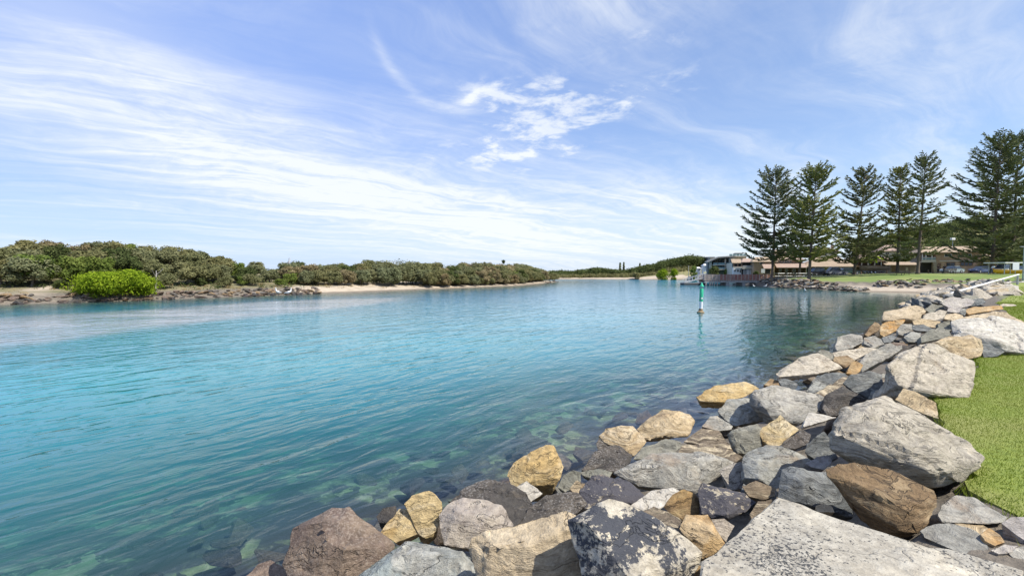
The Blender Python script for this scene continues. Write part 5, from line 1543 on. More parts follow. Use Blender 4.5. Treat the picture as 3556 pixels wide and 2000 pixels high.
def make_houses():
    # --- modern apartments with glass balconies
    h = House('apartment_building', 'modern apartments with teal glass balconies and a slanted roof beyond the boardwalk', 2462, 132, 'building')
    h.ground_box('wall', 2470, 2546, 893, 2.0, 3, plain('render_olive', (0.24, 0.225, 0.18), 0.8))
    h.ground_box('side_wall', 2458, 2470, 908, 0.5, 2.5, plain('render_dark', (0.20, 0.20, 0.19), 0.8))
    for a, b in ((2464, 2471), (2516, 2520)):
        h.box('column', a, b, 900 if a > 2500 else 909, 935, -0.2, 0.6, CREAM)
    for rt, rb in ((919, 922), (934, 937)):
        h.box('balcony_slab', 2474, 2540, rt, rb, -0.6, 2.6, CREAM)
    for rt, rb in ((913, 919), (928, 934)):
        for a, b in ((2476, 2490), (2492, 2515), (2521, 2539)):
            h.box('balcony_glass', a, b, rt, rb, -0.62, 0.05, BGLASS)
    for rt, rb in ((902, 912), (922, 928)):
        for a, b in ((2478, 2488), (2496, 2512), (2524, 2536)):
            h.window(a, b, rt, rb, 1.94, 2, TEAL)
    h.box('bay', 2529, 2546, 897, 945, -1.0, 3.0, plain('paint_pale_teal', (0.27, 0.29, 0.26), 0.6))
    for rt, rb in ((900, 910), (914, 923), (930, 938)): h.window(2532, 2543, rt, rb, -1.06, 2, TEAL)
    x0, x1, x2 = (at(p, 900, 132).x - h.ox for p in (2456, 2492, 2548))
    z0, z1 = Zr(908, 132) - h.oz, Zr(892, 132) - h.oz
    MB().prism([(x0, z0), (x1, z1), (x2, z1 + 0.25), (x2, z1 - 0.1), (x1, z1 - 0.35), (x0, z0 - 0.35)], -1.2, 4.5).build('roof', plain('roof_olive', (0.27, 0.27, 0.24), 0.6), h.o)
    # --- white hillside houses
    h = House('house', 'small white house among trees left of the apartments', 2444, 150)
    h.ground_box('wall', 2445, 2460, 922, 0, 5, WHITE); h.hip('roof', 2443, 2462, 916, 922, WHITE, t=6); h.window(2450, 2455, 925, 929)
    h = House('house', 'tiny white cottage low on the far bank left of the apartments', 2420, 156)
    h.ground_box('wall', 2421, 2434, 932, 0, 4, WHITE); h.hip('roof', 2419, 2436, 927, 932, WHITE, t=5); h.window(2425, 2430, 934, 939)
    h = House('house', 'dark roofed house with blue windows on the hill above the apartments', 2455, 175)
    h.ground_box('wall', 2456, 2478, 896, 0, 6, plain('wall_navy', (0.10, 0.13, 0.18), 0.6)); h.box('roof', 2453, 2481, 892, 895, -0.8, 8, METAL); h.window(2459, 2474, 898, 904)
    # --- roof terrace building
    h = House('terrace_building', 'building with a glass railed roof terrace above the townhouses', 2545, 128, 'building')
    h.ground_box('wall', 2542, 2608, 890, 6.0, 8, CREAM); h.box('roof_slab', 2540, 2611, 887, 890.5, 5.0, 10, CREAM)
    for k in range(5): h.box('railing_panel', 2545 + 12.4 * k, 2556 + 12.4 * k, 880, 887, 5.1, 0.05, BGLASS)
    h.box('awning', 2574, 2602, 875, 878, 8, 3, plain('roof_dark', (0.10, 0.11, 0.12), 0.6))
    # --- cream townhouse pair
    h = House('townhouse', 'cream townhouse with tan mansard roof and white ground floor', 2543, 120, 'house')
    h.ground_box('wall', 2544, 2575, 914, 0.8, 8, CREAM); h.lean('roof', 2541, 2575, 899, 913, TILE, -0.6, 2.0)
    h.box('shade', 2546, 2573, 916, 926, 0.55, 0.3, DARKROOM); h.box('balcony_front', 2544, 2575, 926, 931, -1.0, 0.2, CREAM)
    for p in (2545, 2559, 2573): h.box('post', p, p + 1.5, 913, 927, -0.9, 0.15, TIMBER)
    h.box('ground_floor', 2545, 2573, 929, 958, -0.4, 1.6, WHITE); h.window(2548, 2554, 936, 944, -0.46, 1); h.window(2557, 2565, 936, 945, -0.46, 2); h.window(2567, 2572, 936, 948, -0.46, 1)
    h = House('townhouse', 'cream townhouse with garage doors beside the orange brick house', 2578, 119, 'house')
    h.ground_box('wall', 2577, 2618, 909, 1.2, 8, CREAM); h.hip('roof', 2574, 2622, 896, 910, TILE_PINK, 2592, 2612)
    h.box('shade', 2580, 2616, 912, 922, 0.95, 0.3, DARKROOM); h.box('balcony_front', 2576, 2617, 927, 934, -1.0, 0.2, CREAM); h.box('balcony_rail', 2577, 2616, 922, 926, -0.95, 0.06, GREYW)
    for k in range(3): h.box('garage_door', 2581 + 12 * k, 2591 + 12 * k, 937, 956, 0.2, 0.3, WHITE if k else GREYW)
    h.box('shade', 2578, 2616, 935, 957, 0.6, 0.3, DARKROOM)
    # --- orange brick house
    h = House('brick_house', 'orange brick house with a tan hipped roof behind the first pine', 2617, 116)
    h.ground_box('wall', 2617, 2690, 908, 0, 9, BRICK); h.hip('roof', 2610, 2700, 891, 909, TILE, 2636, 2690)
    h.window(2638, 2651, 912, 919, -0.06, 2, WHITE); h.lean('porch_roof', 2644, 2676, 914, 932, TILE_PINK, -2.6, 2.7)
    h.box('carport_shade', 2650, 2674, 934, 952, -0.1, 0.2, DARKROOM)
    for p in (2648, 2674): h.box('post', p, p + 1.6, 932, 953, -2.4, 0.2, TIMBER)
    h.box('sign_panel', 2634, 2646, 934, 948, -3.0, 0.1, WHITE)
    h = House('brick_house', 'long brown brick house with a row of upper windows behind the second pine', 2690, 117)
    h.ground_box('wall', 2690, 2786, 903, 0, 9, BRICK2); h.hip('roof', 2684, 2796, 884, 904, TILE_PINK, 2702, 2770)
    for a, b, n_ in ((2704, 2714, 1), (2716, 2722, 1), (2724, 2740, 2), (2742, 2748, 1)): h.window(a, b, 905, 912, -0.06, n_)
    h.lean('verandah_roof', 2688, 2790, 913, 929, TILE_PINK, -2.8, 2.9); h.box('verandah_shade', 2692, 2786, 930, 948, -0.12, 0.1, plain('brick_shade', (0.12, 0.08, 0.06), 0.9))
    for p in (2696, 2716, 2740, 2764, 2784): h.box('post', p, p + 1.4, 929, 950, -2.6, 0.18, TIMBER)
    for a in (2704, 2726, 2752): h.window(a, a + 9, 934, 944, -0.2, 2)
    # --- long low house with broad tan roof
    h = House('low_house', 'long low house with a broad tan roof behind the middle pines', 2786, 115)
    h.ground_box('wall', 2790, 2952, 926, 0.6, 9, CREAM); h.hip('roof', 2782, 2962, 892, 926, TILE, 2856, 2930, -1.4, 11)
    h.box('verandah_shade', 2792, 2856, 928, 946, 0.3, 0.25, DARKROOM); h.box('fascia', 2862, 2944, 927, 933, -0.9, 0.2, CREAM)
    for a in (2870, 2892, 2914): h.window(a, a + 14, 934, 942, 0.5, 2)
    for p in (2796, 2826, 2856): h.box('post', p, p + 1.5, 927, 948, -1.0, 0.18, WHITE)
    h = House('hillside_house', 'pink roofed house higher on the slope above the low tan roof', 2826, 140)
    h.ground_box('wall', 2832, 2906, 873, 0, 8, CREAM); h.hip('roof', 2826, 2914, 858, 873, TILE_PINK)
    for a in (2842, 2864, 2886): h.window(a, a + 10, 876, 884)
    h.box('chimney', 2898, 2906, 850, 866, 3, 1.0, BRICK2)
    h = House('hillside_house', 'cream house with a tan roof higher on the slope behind the second pine', 2690, 138)
    h.ground_box('wall', 2694, 2748, 878, 0, 8, CREAM); h.hip('roof', 2688, 2754, 864, 879, TILE)
    for a in (2702, 2722): h.window(a, a + 11, 882, 890)
    h = House('hillside_house', 'tan roofed house on the slope between the slender and the leaning pines', 3050, 136)
    h.ground_box('wall', 3060, 3200, 872, 0, 8, CREAM); h.hip('roof', 3052, 3206, 850, 872, TILE_PINK)
    for a in (3074, 3110, 3150): h.window(a, a + 14, 876, 886)
    h = House('hilltop_house', 'red roofed house on the hilltop beside the palm', 3310, 156)
    h.ground_box('wall', 3330, 3440, 790, 0, 9, CREAM); h.hip('roof', 3296, 3460, 764, 792, TILE_RED, 3380, 3440)
    for a in (3350, 3395): h.window(a, a + 16, 796, 806)
    # --- dark timber house with verandah behind the boat
    h = House('timber_house', 'dark timber house with white verandah posts behind the boat trailer', 2960, 116)
    h.ground_box('wall', 2964, 3080, 900, 1.5, 7, plain('timber_dark', (0.16, 0.115, 0.09), 0.85, 0.3)); h.hip('roof', 2956, 3088, 884, 900, TILE_PINK)
    h.lean('verandah_roof', 2962, 3082, 899, 906, TILE, -0.6, 2.0)
    for p in (2968, 2990, 3012, 3034, 3056, 3076): h.box('post', p, p + 1.6, 905, 925, -0.4, 0.16, WHITE)
    h.box('verandah_deck', 2962, 3082, 922, 927, -0.6, 2.1, TIMBER)
    for a in (2974, 3018, 3046): h.window(a, a + 12, 908, 920, 1.44, 2)
    # --- long shed
    h = House('boat_shed', 'low shed with a pale tan roof and weathered cream walls left of the sparse pine', 3076, 112, 'shed')
    h.ground_box('wall', 3080, 3184, 920, 0.5, 6, plain('boards_weathered', (0.40, 0.335, 0.27), 0.9, 0.35, 1.2)); h.lean('roof', 3074, 3190, 909, 920, TILE, -0.6, 4.0)
    for k in range(3): h.box('rail_board', 3082, 3184, 924 + 6 * k, 926.4 + 6 * k, 0.38, 0.1, plain('board_brown', (0.27, 0.19, 0.14), 0.9))
    h.box('notice_board', 3146, 3153, 930, 939, 0.2, 0.1, CREAM); h.box('door', 3100, 3112, 925, 944, 0.35, 0.1, TIMBER)
    # --- two-storey brick house at the right
    h = House('brick_house', 'two-storey brick house with a white balcony behind the parked silver car', 3200, 112)
    h.ground_box('wall', 3250, 3402, 876, 0, 9, BRICK); h.hip('roof', 3192, 3412, 855, 877, TILE, 3226, 3404, -0.8, 10.5)
    h.ground_box('balcony_wall', 3202, 3250, 876, 1.6, 7, plain('wall_shade', (0.20, 0.17, 0.15), 0.8))
    h.box('balcony_front', 3200, 3249, 902, 911.5, -0.2, 0.2, CREAM); h.box('balcony_floor', 3200, 3249, 909, 911, 0.02, 1.6, CREAM)
    h.box('balcony_rail', 3202, 3248, 894, 896, -0.15, 0.12, WHITE); h.box('balcony_glass', 3203, 3248, 896.5, 901.5, -0.1, 0.05, BGLASS)
    for p in (3202, 3214, 3235): h.box('post', p, p + 2.5, 878, 902, -0.1, 0.15, WHITE)
    for a in (3218, 3226): h.window(a, a + 7, 880, 893, 1.54, 1)
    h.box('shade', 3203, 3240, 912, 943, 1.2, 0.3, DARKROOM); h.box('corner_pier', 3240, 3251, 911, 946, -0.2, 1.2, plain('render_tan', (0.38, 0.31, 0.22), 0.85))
    h.window(3278, 3303, 883, 893, -0.06, 2); h.window(3344, 3368, 883, 892, -0.06, 2)
    h.box('string_course', 3262, 3378, 905.5, 909, -0.12, 0.14, CREAM)
    h.window(3284, 3314, 912, 926, -0.06, 2, TIMBER); h.window(3330, 3372, 911, 924, -0.06, 3, TIMBER)
    h.box('door', 3256, 3266, 914, 942, -0.06, 0.1, TIMBER)
    h = House('brick_house', 'brick house half hidden behind the broad pine at the right', 3420, 118)
    h.ground_box('wall', 3424, 3560, 892, 0, 8, BRICK2); h.hip('roof', 3415, 3575, 872, 893, TILE)
    for a in (3440, 3490, 3530): h.window(a, a + 16, 900, 910)


make_houses()


# ================================================================ road and fence
def strip(name, pts, w, zoff, mat, kind='structure'):
    vs = []; fs = []
    for i, (x, y) in enumerate(pts):
        j = min(i + 1, len(pts) - 1); k = max(i - 1, 0)
        dx, dy = pts[j][0] - pts[k][0], pts[j][1] - pts[k][1]; L = math.hypot(dx, dy)
        nx, ny = -dy / L, dx / L
        for s in (-w / 2, w / 2):
            xx, yy = x + nx * s, y + ny * s
            vs.append((xx, yy, gz(xx, yy) + zoff))
    for i in range(len(pts) - 1): fs.append((2 * i, 2 * i + 1, 2 * i + 3, 2 * i + 2))
    o = link(name, mesh_from(name, vs, fs), mat); tag(o, kind=kind)


strip('road', [(58 + 4 * i, 105.0) for i in range(20)], 5.5, 0.05, plain('asphalt', (0.17, 0.165, 0.16), 0.95, 0.25, 0.6))
strip('footpath', [(58 + 4 * i, 101.0) for i in range(20)], 1.4, 0.07, plain('path_concrete', (0.46, 0.44, 0.41), 0.9, 0.2, 0.8))
strip('beach_path', [(78 - 2.0 * i, 61 + 0.55 * i) for i in range(9)], 2.2, 0.06, plain('ramp_concrete', (0.50, 0.48, 0.44), 0.9, 0.2, 0.8))


# ================================================================ boardwalk, pontoon, beacon
def make_boardwalk():
    d = 98.0
    RED = plain('rail_red', (0.36, 0.17, 0.13), 0.8, 0.3); RAILP = plain('rail_weathered', (0.44, 0.36, 0.30), 0.85, 0.3)
    o = empty('boardwalk', (at(2560, 990, d).x, d, 0.0)); ox = o.location.x
    tag(o, 'timber boardwalk with red brown railing on concrete piers over the water', 'boardwalk')
    xa, xb = at(2448, 975, d).x - ox, at(2676, 975, d).x - ox
    zt = at(1778, 974, d).z
    n = 60
    for k in range(n):
        a = xa + (xb - xa) * k / n; b = xa + (xb - xa) * (k + 1) / n - 0.02
        MB().box(a, b, 0, 3.2, zt - 0.06, zt).build('plank', TIMBER, o) if k % 2 == 0 else MB().box(a, b, 0, 3.2, zt - 0.06, zt - 0.004).build('plank', RAILP, o)
    MB().box(xa, xb, 0.05, 0.25, zt - 0.42, zt - 0.07).build('beam', CONC, o)
    MB().box(xa, xb, 2.9, 3.1, zt - 0.42, zt - 0.07).build('beam', CONC, o)
    for px in (2528, 2584, 2632):
        x = at(px, 980, d).x - ox
        MB().box(x - 0.32, x + 0.32, 0.1, 3.0, -1.2, zt - 0.43).build('pier', CONC, o, bevel=0.04)
    for px in (2452, 2466, 2474, 2482, 2492):
        x = at(px, 980, d).x - ox
        MB().tube([(x, 0.2, -1.2), (x + 0.05, 0.2, zt - 0.05 + (0.9 if px == 2476 else 0))], [0.17, 0.15], 8).build('timber_pile', RAILP, o)
    zr = at(1778, 953, d).z
    posts = [2448 + 12.7 * i for i in range(19)]
    for yy in (0.06, 3.12):
        for i, px in enumerate(posts):
            x = at(px, 960, d).x - ox
            MB().box(x - 0.06, x + 0.06, yy - 0.06, yy + 0.06, zt, zr).build('post', RAILP, o)
            if i < len(posts) - 1:
                x2 = at(posts[i + 1], 960, d).x - ox
                MB().box(x + 0.06, x2 - 0.06, yy - 0.05, yy + 0.05, zr - 0.10, zr - 0.01).build('top_rail', RAILP if i < 4 else RED, o)
                mb = MB()
                for k in range(6):
                    a = x + 0.06 + (x2 - x - 0.12) * (k + 0.28) / 6
                    mb.box(a, a + 0.055, yy - 0.02, yy + 0.02, zt + 0.08, zr - 0.11)
                mb.box(x + 0.06, x2 - 0.06, yy - 0.03, yy + 0.03, zt + 0.09, zt + 0.15)
                tag(mb.build('balusters', RAILP if i < 4 else RED, o), kind='stuff')
    # handrail going on along the lawn
    f = empty('handrail', (xb + ox, d + 0.2, gz(xb + ox, d))); tag(f, 'grey metal handrail continuing from the boardwalk past the first pine', 'railing')
    for k in range(6):
        MB().tube([(1.9 * k, 0.3 * k, -0.1), (1.9 * k, 0.3 * k, 1.15)], 0.04, 6).build('post', METAL, f)
    MB().tube([(0, 0, 1.15), (9.5, 1.5, 1.15)], 0.045, 6).build('top_rail', METAL, f)
    MB().tube([(0, 0, 0.6), (9.5, 1.5, 0.6)], 0.03, 6).build('mid_rail', METAL, f)
    # floating pontoon with gangway
    p = empty('pontoon', (at(2412, 980, 100).x, 100, 0)); px0 = p.location.x
    tag(p, 'dark floating pontoon with a white railed gangway left of the boardwalk', 'jetty')
    xa, xb = at(2376, 980, 100).x - px0, at(2452, 980, 100).x - px0
    MB().box(xa, xb, 0, 2.4, -0.35, 0.42).build('float', plain('pontoon_dark', (0.07, 0.07, 0.07), 0.8), p, bevel=0.05)
    MB().box(xa, xb, 0, 2.4, 0.421, 0.50).build('deck', GREYW, p)
    za, zb = 0.5, at(1778, 966, 100).z
    MB().add([(xa + .4, .3, za), (xb, .3, zb), (xb, 1.9, zb), (xa + .4, 1.9, za), (xa + .4, .3, za + .12), (xb, .3, zb + .12), (xb, 1.9, zb + .12), (xa + .4, 1.9, za + .12)],
             [(0, 3, 2, 1), (4, 5, 6, 7), (0, 1, 5, 4), (1, 2, 6, 5), (2, 3, 7, 6), (3, 0, 4, 7)]).build('gangway', GREYW, p)
    for yy in (0.33, 1.87):
        MB().tube([(xa + .4, yy, za + .75), (xb, yy, zb + 1.0)], 0.05, 6).build('handrail', plain('rail_pale', (0.60, 0.60, 0.58), 0.6), p)
        for k in range(7):
            t = k / 6; x = xa + .4 + (xb - xa - .4) * t
            MB().tube([(x, yy, za + (zb - za) * t + .1), (x, yy, za + .75 + (zb + .25 - za) * t)], 0.035, 6).build('rail_post', WHITE, p)


make_boardwalk()


def make_beacon():
    c = onz(2433, 1086, 0.0); d = c.y
    o = empty('channel_marker', (c.x, d, 0)); o.rotation_euler = (0, R(1.6), 0)
    tag(o, 'green and white channel marker post floating in the river', 'channel marker')
    H = at(2436, 981, d).z
    GREEN = plain('marker_green', (0.030, 0.46, 0.24), 0.45, 0.25, 5)
    MB().lathe([(0.22, -0.25), (0.255, -0.02), (0.25, 0.06), (0.15, 0.14), (0.132, 0.30)], 20).build('float_collar', plain('collar_rust', (0.33, 0.24, 0.13), 0.85, 0.5, 9), o, True)
    MB().lathe([(0.122, 0.301), (0.122, 0.815)], 20).build('white_tube', plain('marker_white', (0.80, 0.80, 0.78), 0.5, 0.12, 4), o, True)
    MB().lathe([(0.130, 0.816), (0.130, H - 0.44), (0.118, H - 0.42)], 20).build('green_tube', GREEN, o, True)
    MB().lathe([(0.05, H - 0.419), (0.05, H - 0.30)], 14).build('neck', METAL, o, True)
    MB().lathe([(0.145, H - 0.299), (0.145, H - 0.27), (0.012, H)], 20).build('cone_topmark', plain('topmark_green', (0.05, 0.52, 0.30), 0.45, 0.15, 5), o, True)
    # pale plate on the green tube
    vs = []; fs = []
    for i in range(6):
        a = R(-118 + 11 * i)
        for z in (0.98, 1.10): vs.append((0.135 * math.cos(a), 0.135 * math.sin(a), z))
    for i in range(5): fs.append((2 * i, 2 * i + 2, 2 * i + 3, 2 * i + 1))
    link('plate', mesh_from('plate', vs, fs), WHITE, o)


make_beacon()


# ================================================================ long white beam on the rocks, small posts, shelter, sign
def make_bank_things():
    a = at(3301, 1019, 37); b = at(3538, 953, 54)
    o = empty('white_beam', tuple((a + b) / 2)); c = o.location.copy()
    tag(o, 'long white painted beam slanting over the rocks at the right', 'beam')
    dv = (b - a).normalized(); s = dv.cross(Vector((0, 0, 1))).normalized() * 0.075; u = s.cross(dv).normalized() * 0.055
    P = [a - s - u, a + s - u, a + s + u, a - s + u, b - s - u, b + s - u, b + s + u, b - s + u]
    MB().add([tuple(p - c) for p in P], [(0, 3, 2, 1), (4, 5, 6, 7), (0, 1, 5, 4), (1, 2, 6, 5), (2, 3, 7, 6), (3, 0, 4, 7)]).build('beam', WHITE, o, bevel=0.02)
    for t in (0.35, 0.7, 0.98):
        q = a.lerp(b, t)
        MB().box(q.x - c.x - .07, q.x - c.x + .07, q.y - c.y - .07, q.y - c.y + .07, gz(q.x, q.y) - 0.4 - c.z, q.z - c.z - 0.10).build('leg', METAL, o)
    # picnic shelter with white roof at the right edge
    d = 76.0
    o = empty('picnic_shelter', (at(3520, 950, d).x, d, gz(at(3520, 950, d).x, d))); ox, oz = o.location.x, o.location.z
    tag(o, 'flat white roofed shelter at the right edge behind the yellow boat', 'shelter')
    zt = at(1778, 912, d).z - oz; x0, x1 = at(3480, 912, d).x - ox, at(3575, 912, d).x - ox
    MB().box(x0, x1, -0.5, 3.0, zt - 0.10, zt + 0.06).build('roof', WHITE, o)
    for x in (x0 + .4, x1 - .4):
        for y in (0, 2.5): MB().tube([(x, y, -0.1), (x, y, zt - 0.1)], 0.06, 8).build('post', METAL, o)
    d = 70.0
    q = at(3527, 950, d); zg = gz(q.x, d)
    o = empty('sign', (q.x, d, zg)); tag(o, 'white panel sign on a post at the right edge in front of the shelter', 'sign')
    z0, z1 = at(3527, 938, d).z - zg, at(3527, 914, d).z - zg
    w = 11 / FS * d
    MB().box(-w, w, -0.03, 0.03, z0, z1).build('panel', plain('sign_white', (0.72, 0.73, 0.74), 0.5, 0.08), o)
    MB().tube([(0, 0.07, -0.1), (0, 0.07, z1)], 0.035, 8).build('post', METAL, o)
    q = at(3553, 950, 66); zg = gz(q.x, 66)
    o = empty('lamp_post', (q.x, 66, zg)); tag(o, 'grey green lamp post cut by the right edge of the picture', 'lamp post')
    MB().tube([(0, 0, -0.1), (0, 0, 4.6)], [0.09, 0.06], 8).build('pole', plain('pole_green', (0.25, 0.32, 0.30), 0.6), o)
    MB().box(-0.5, 0.1, -0.1, 0.1, 4.6, 4.7).build('lamp_head', METAL, o)
    q = at(3307, 876, 128); zg = gz(q.x, 128)
    o = empty('street_lamp', (q.x, 128, zg)); tag(o, 'street lamp with a pale square head above the brick house roof', 'street lamp')
    h = at(3307, 826, 128).z - zg
    MB().tube([(0, 0, -0.1), (0, 0, h - 0.6)], [0.10, 0.07], 8).build('pole', METAL, o)
    MB().box(-0.45, 0.45, -0.3, 0.3, h - 0.59, h).build('lamp_head', WHITE, o, bevel=0.05)
    # pole on the far bank
    q = at(2391, 962, 150); zg = gz(q.x, 150)
    o = empty('pale_pole', (q.x, 150, zg)); tag(o, 'thin pale pole on the far bank left of the apartments', 'pole')
    hh = at(2391, 924, 150).z - zg
    MB().tube([(0, 0, -0.1), (0, 0, hh)], [0.09, 0.06], 7).build('shaft', CREAM, o); MB().box(-0.14, 0.14, -0.05, 0.05, hh, hh + 0.10).build('cap', METAL, o)
    # yellow sign
    q = at(2448, 960, 126); zg = gz(q.x, 126)
    o = empty('yellow_sign', (q.x, 126, zg)); tag(o, 'small pale yellow sign on the bank behind the pontoon', 'sign')
    z0, z1 = at(2448, 950, 126).z - zg, at(2448, 944, 126).z - zg
    MB().box(-0.36, 0.36, -0.03, 0.03, z0, z1).build('panel', plain('sign_yellow', (0.72, 0.66, 0.36), 0.6), o); MB().tube([(0, 0.06, -0.1), (0, 0.06, z1)], 0.04, 6).build('post', METAL, o)
    # short timber bollards along the lawn edge
    BOLL = ['beside the boat trailer', 'under the slender pine', 'left of the picnic table', 'right of the sparse pine', 'left of the standing person', 'left of the blue car']
    for lab, px in zip(BOLL, (2990, 3080, 3158, 3224, 3240, 3365)):
        q = at(px, 950, 97); zg = gz(q.x, 97)
        o = empty('bollard', (q.x, 97, zg)); tag(o, 'short dark timber bollard ' + lab, 'bollard', 'bollards along the far lawn')
        MB().tube([(0, 0, -0.1), (0, 0, 0.62)], 0.11, 8).build('shaft', TIMBER, o); MB().lathe([(0.12, 0.62), (0.12, 0.68), (0.03, 0.74)], 10).build('cap', TIMBER, o)
    # picnic table
    q = at(3135, 962, 86); zg = gz(q.x, 86)
    o = empty('picnic_table', (q.x, 86, zg), R(8)); tag(o, 'dark timber picnic table on the far lawn under the pines', 'picnic table')
    DK = plain('table_dark', (0.10, 0.085, 0.075), 0.8)
    for k in range(4): MB().box(-1.0, 1.0, -0.40 + 0.205 * k, -0.215 + 0.205 * k, 0.70, 0.75).build('plank', DK, o)
    for s in (-1, 1):
        MB().box(-1.0, 1.0, s * 0.72 - 0.14, s * 0.72 + 0.14, 0.42, 0.46).build('seat', DK, o)
        MB().box(s * 0.7 - 0.05, s * 0.7 + 0.05, -0.8, 0.8, 0.34, 0.415).build('cross_bar', DK, o)
        for y in (-0.55, 0.55): MB().tube([(s * 0.76, y, -0.05), (s * 0.76, y * 0.45, 0.695)], 0.05, 6).build('leg', DK, o)
    # bench
    q = at(3296, 962, 84); zg = gz(q.x, 84)
    o = empty('park_bench', (q.x, 84, zg), R(-6)); tag(o, 'dark park bench on the far lawn in front of the silver car', 'bench')
    for k in range(4): MB().box(-1.0, 1.0, -0.24 + 0.12 * k, -0.14 + 0.12 * k, 0.42, 0.46).build('seat_slat', DK, o)
    for k in range(3): MB().box(-1.0, 1.0, -0.30, -0.27, 0.55 + 0.13 * k, 0.65 + 0.13 * k).build('back_slat', DK, o)
    for s in (-0.85, 0.85):
        MB().box(s - 0.04, s + 0.04, -0.27, -0.21, -0.05, 0.90).build('leg', DK, o); MB().box(s - 0.04, s + 0.04, 0.18, 0.24, -0.05, 0.415).build('leg', DK, o)


make_bank_things()


# ================================================================ vehicles
TYRE = plain('tyre', (0.025, 0.025, 0.025), 0.9, 0.2); RIM = plain('rim', (0.45, 0.45, 0.46), 0.35, 0.1, metal=0.7)
LAMP = plain('headlight', (0.75, 0.76, 0.78), 0.2, 0.1); TAIL = plain('tail_light', (0.35, 0.03, 0.02), 0.3, 0.1)


def paint(name, col):
    if name in MATS: return MATS[name]
    m, N, out = new_mat(name)
    b = principled(N, out, Base_Color=(*col, 1), Roughness=0.28, Metallic=0.15); N.put(b.inputs['Coat Weight'], 0.6)
    MATS[name] = m
    return m


def car(px, depth, rz, col, label, style='sedan', L=4.5, W=1.76):
    q = at(px, 950, depth); zg = gz(q.x, depth) + 0.06
    o = empty('parked_car', (q.x, depth, zg), R(rz)); tag(o, label, 'car', 'cars parked beyond the far lawn')
    h = 1.45 if style == 'sedan' else 1.75
    lower = [(-L / 2, 0.42), (-L / 2, 0.68), (-L / 2 + .12, 0.82), (-L / 2 + 1.1, 0.92), (L / 2 - .75, 0.95), (L / 2 - .05, 0.88), (L / 2, 0.6), (L / 2 - .02, 0.36), (L / 2 - .4, 0.26), (-L / 2 + .4, 0.24)]
    n = len(lower); vs = []; fs = []
    for y, k in ((-W / 2 + .05, 0.97), (-W / 2, 1.0), (W / 2, 1.0), (W / 2 - .05, 0.97)):
        vs += [(x * k, y, z if abs(y) > W / 2 - .01 else z) for x, z in lower]
    for s in range(3):
        for i in range(n):
            j = (i + 1) % n; fs.append((s * n + i, s * n + j, (s + 1) * n + j, (s + 1) * n + i))
    fs += [tuple(range(n)), tuple(range(4 * n - 1, 3 * n - 1, -1))]
    MB().add(vs, fs).build('body', paint('car_' + label.split()[0] + label.split()[1], col), o, smooth=True, bevel=0.0)
    tail = L / 2 - (.55 if style == 'sedan' else .15)
    cab = [(-L / 2 + 1.15, 0.90), (-L / 2 + 1.85, h - .08), (-L / 2 + 2.3, h), (tail - .65, h - .03), (tail, 0.93)]
    g = W / 2 - .06; gt = W / 2 - .26

    def cabin(ins, name, mat, zlo, zhi, grow):
        vs = []
        for side in (-1, 1):
            for x, z in cab:
                t = (z - 0.9) / (h - 0.9); y = side * ((g * (1 - t) + gt * t) + grow)
                vs.append((x + ins * (0.0), y, z))
        m_ = len(cab)
        fs = [tuple(range(m_)), tuple(range(2 * m_ - 1, m_ - 1, -1))] + [(i, i + m_, (i + 1) % m_ + m_, (i + 1) % m_) for i in range(m_)]
        return MB().add(vs, fs).build(name, mat, o, smooth=True)
    cabin(0, 'window_glass', GLASS, 0.9, h, 0.0)
    rf = MB().box(-L / 2 + 1.95, tail - .6, -gt - .03, gt + .03, h - .05, h + .015).build('roof', paint('car_' + label.split()[0] + label.split()[1], col), o, bevel=0.02)
    for x in (-L / 2 + .85, L / 2 - .9):
        for s in (-1, 1):
            w = empty('wheel', (x, s * (W / 2 - .09), 0.31)); w.parent = o; w.rotation_euler = (math.pi / 2, 0, 0)
            MB().lathe([(0.20, -.09), (0.31, -.09), (0.32, 0), (0.31, .09), (0.20, .09)], 18).build('tyre', TYRE, w, True)
            MB().lathe([(0.19, -.095), (0.19, .095)], 14).build('rim', RIM, w, True)
    for s in (-1, 1):
        MB().box(-L / 2 - .015, -L / 2 + .1, s * .62 - .17, s * .62 + .17, .60, .74).build('headlight', LAMP, o, bevel=0.02)
        MB().box(L / 2 - .1, L / 2 + .012, s * .66 - .14, s * .66 + .14, .62, .80).build('tail_light', TAIL, o, bevel=0.02)
    return o


car(3306, 103, 14, (0.42, 0.50, 0.52), 'silver blue sedan parked behind the park bench', 'sedan', 4.6)
car(3404, 104, 16, (0.06, 0.09, 0.20), 'dark blue sedan parked left of the broad pine', 'sedan', 4.6)
car(3480, 96, 20, (0.72, 0.73, 0.74), 'white four wheel drive parked right of the broad pine', 'suv', 4.7, 1.85)
car(3548, 98, 10, (0.10, 0.20, 0.42), 'bright blue car at the right edge behind the white sign', 'sedan', 4.3)
car(2905, 108, 172, (0.48, 0.49, 0.50), 'pale grey hatchback parked between the second and the leaning pine', 'suv', 4.0)
car(2945, 109, 175, (0.03, 0.075, 0.065), 'dark green car parked behind the leaning pine', 'sedan', 4.6)
car(2848, 110, 178, (0.035, 0.035, 0.04), 'black car in the shade of the low house', 'suv', 4.4)


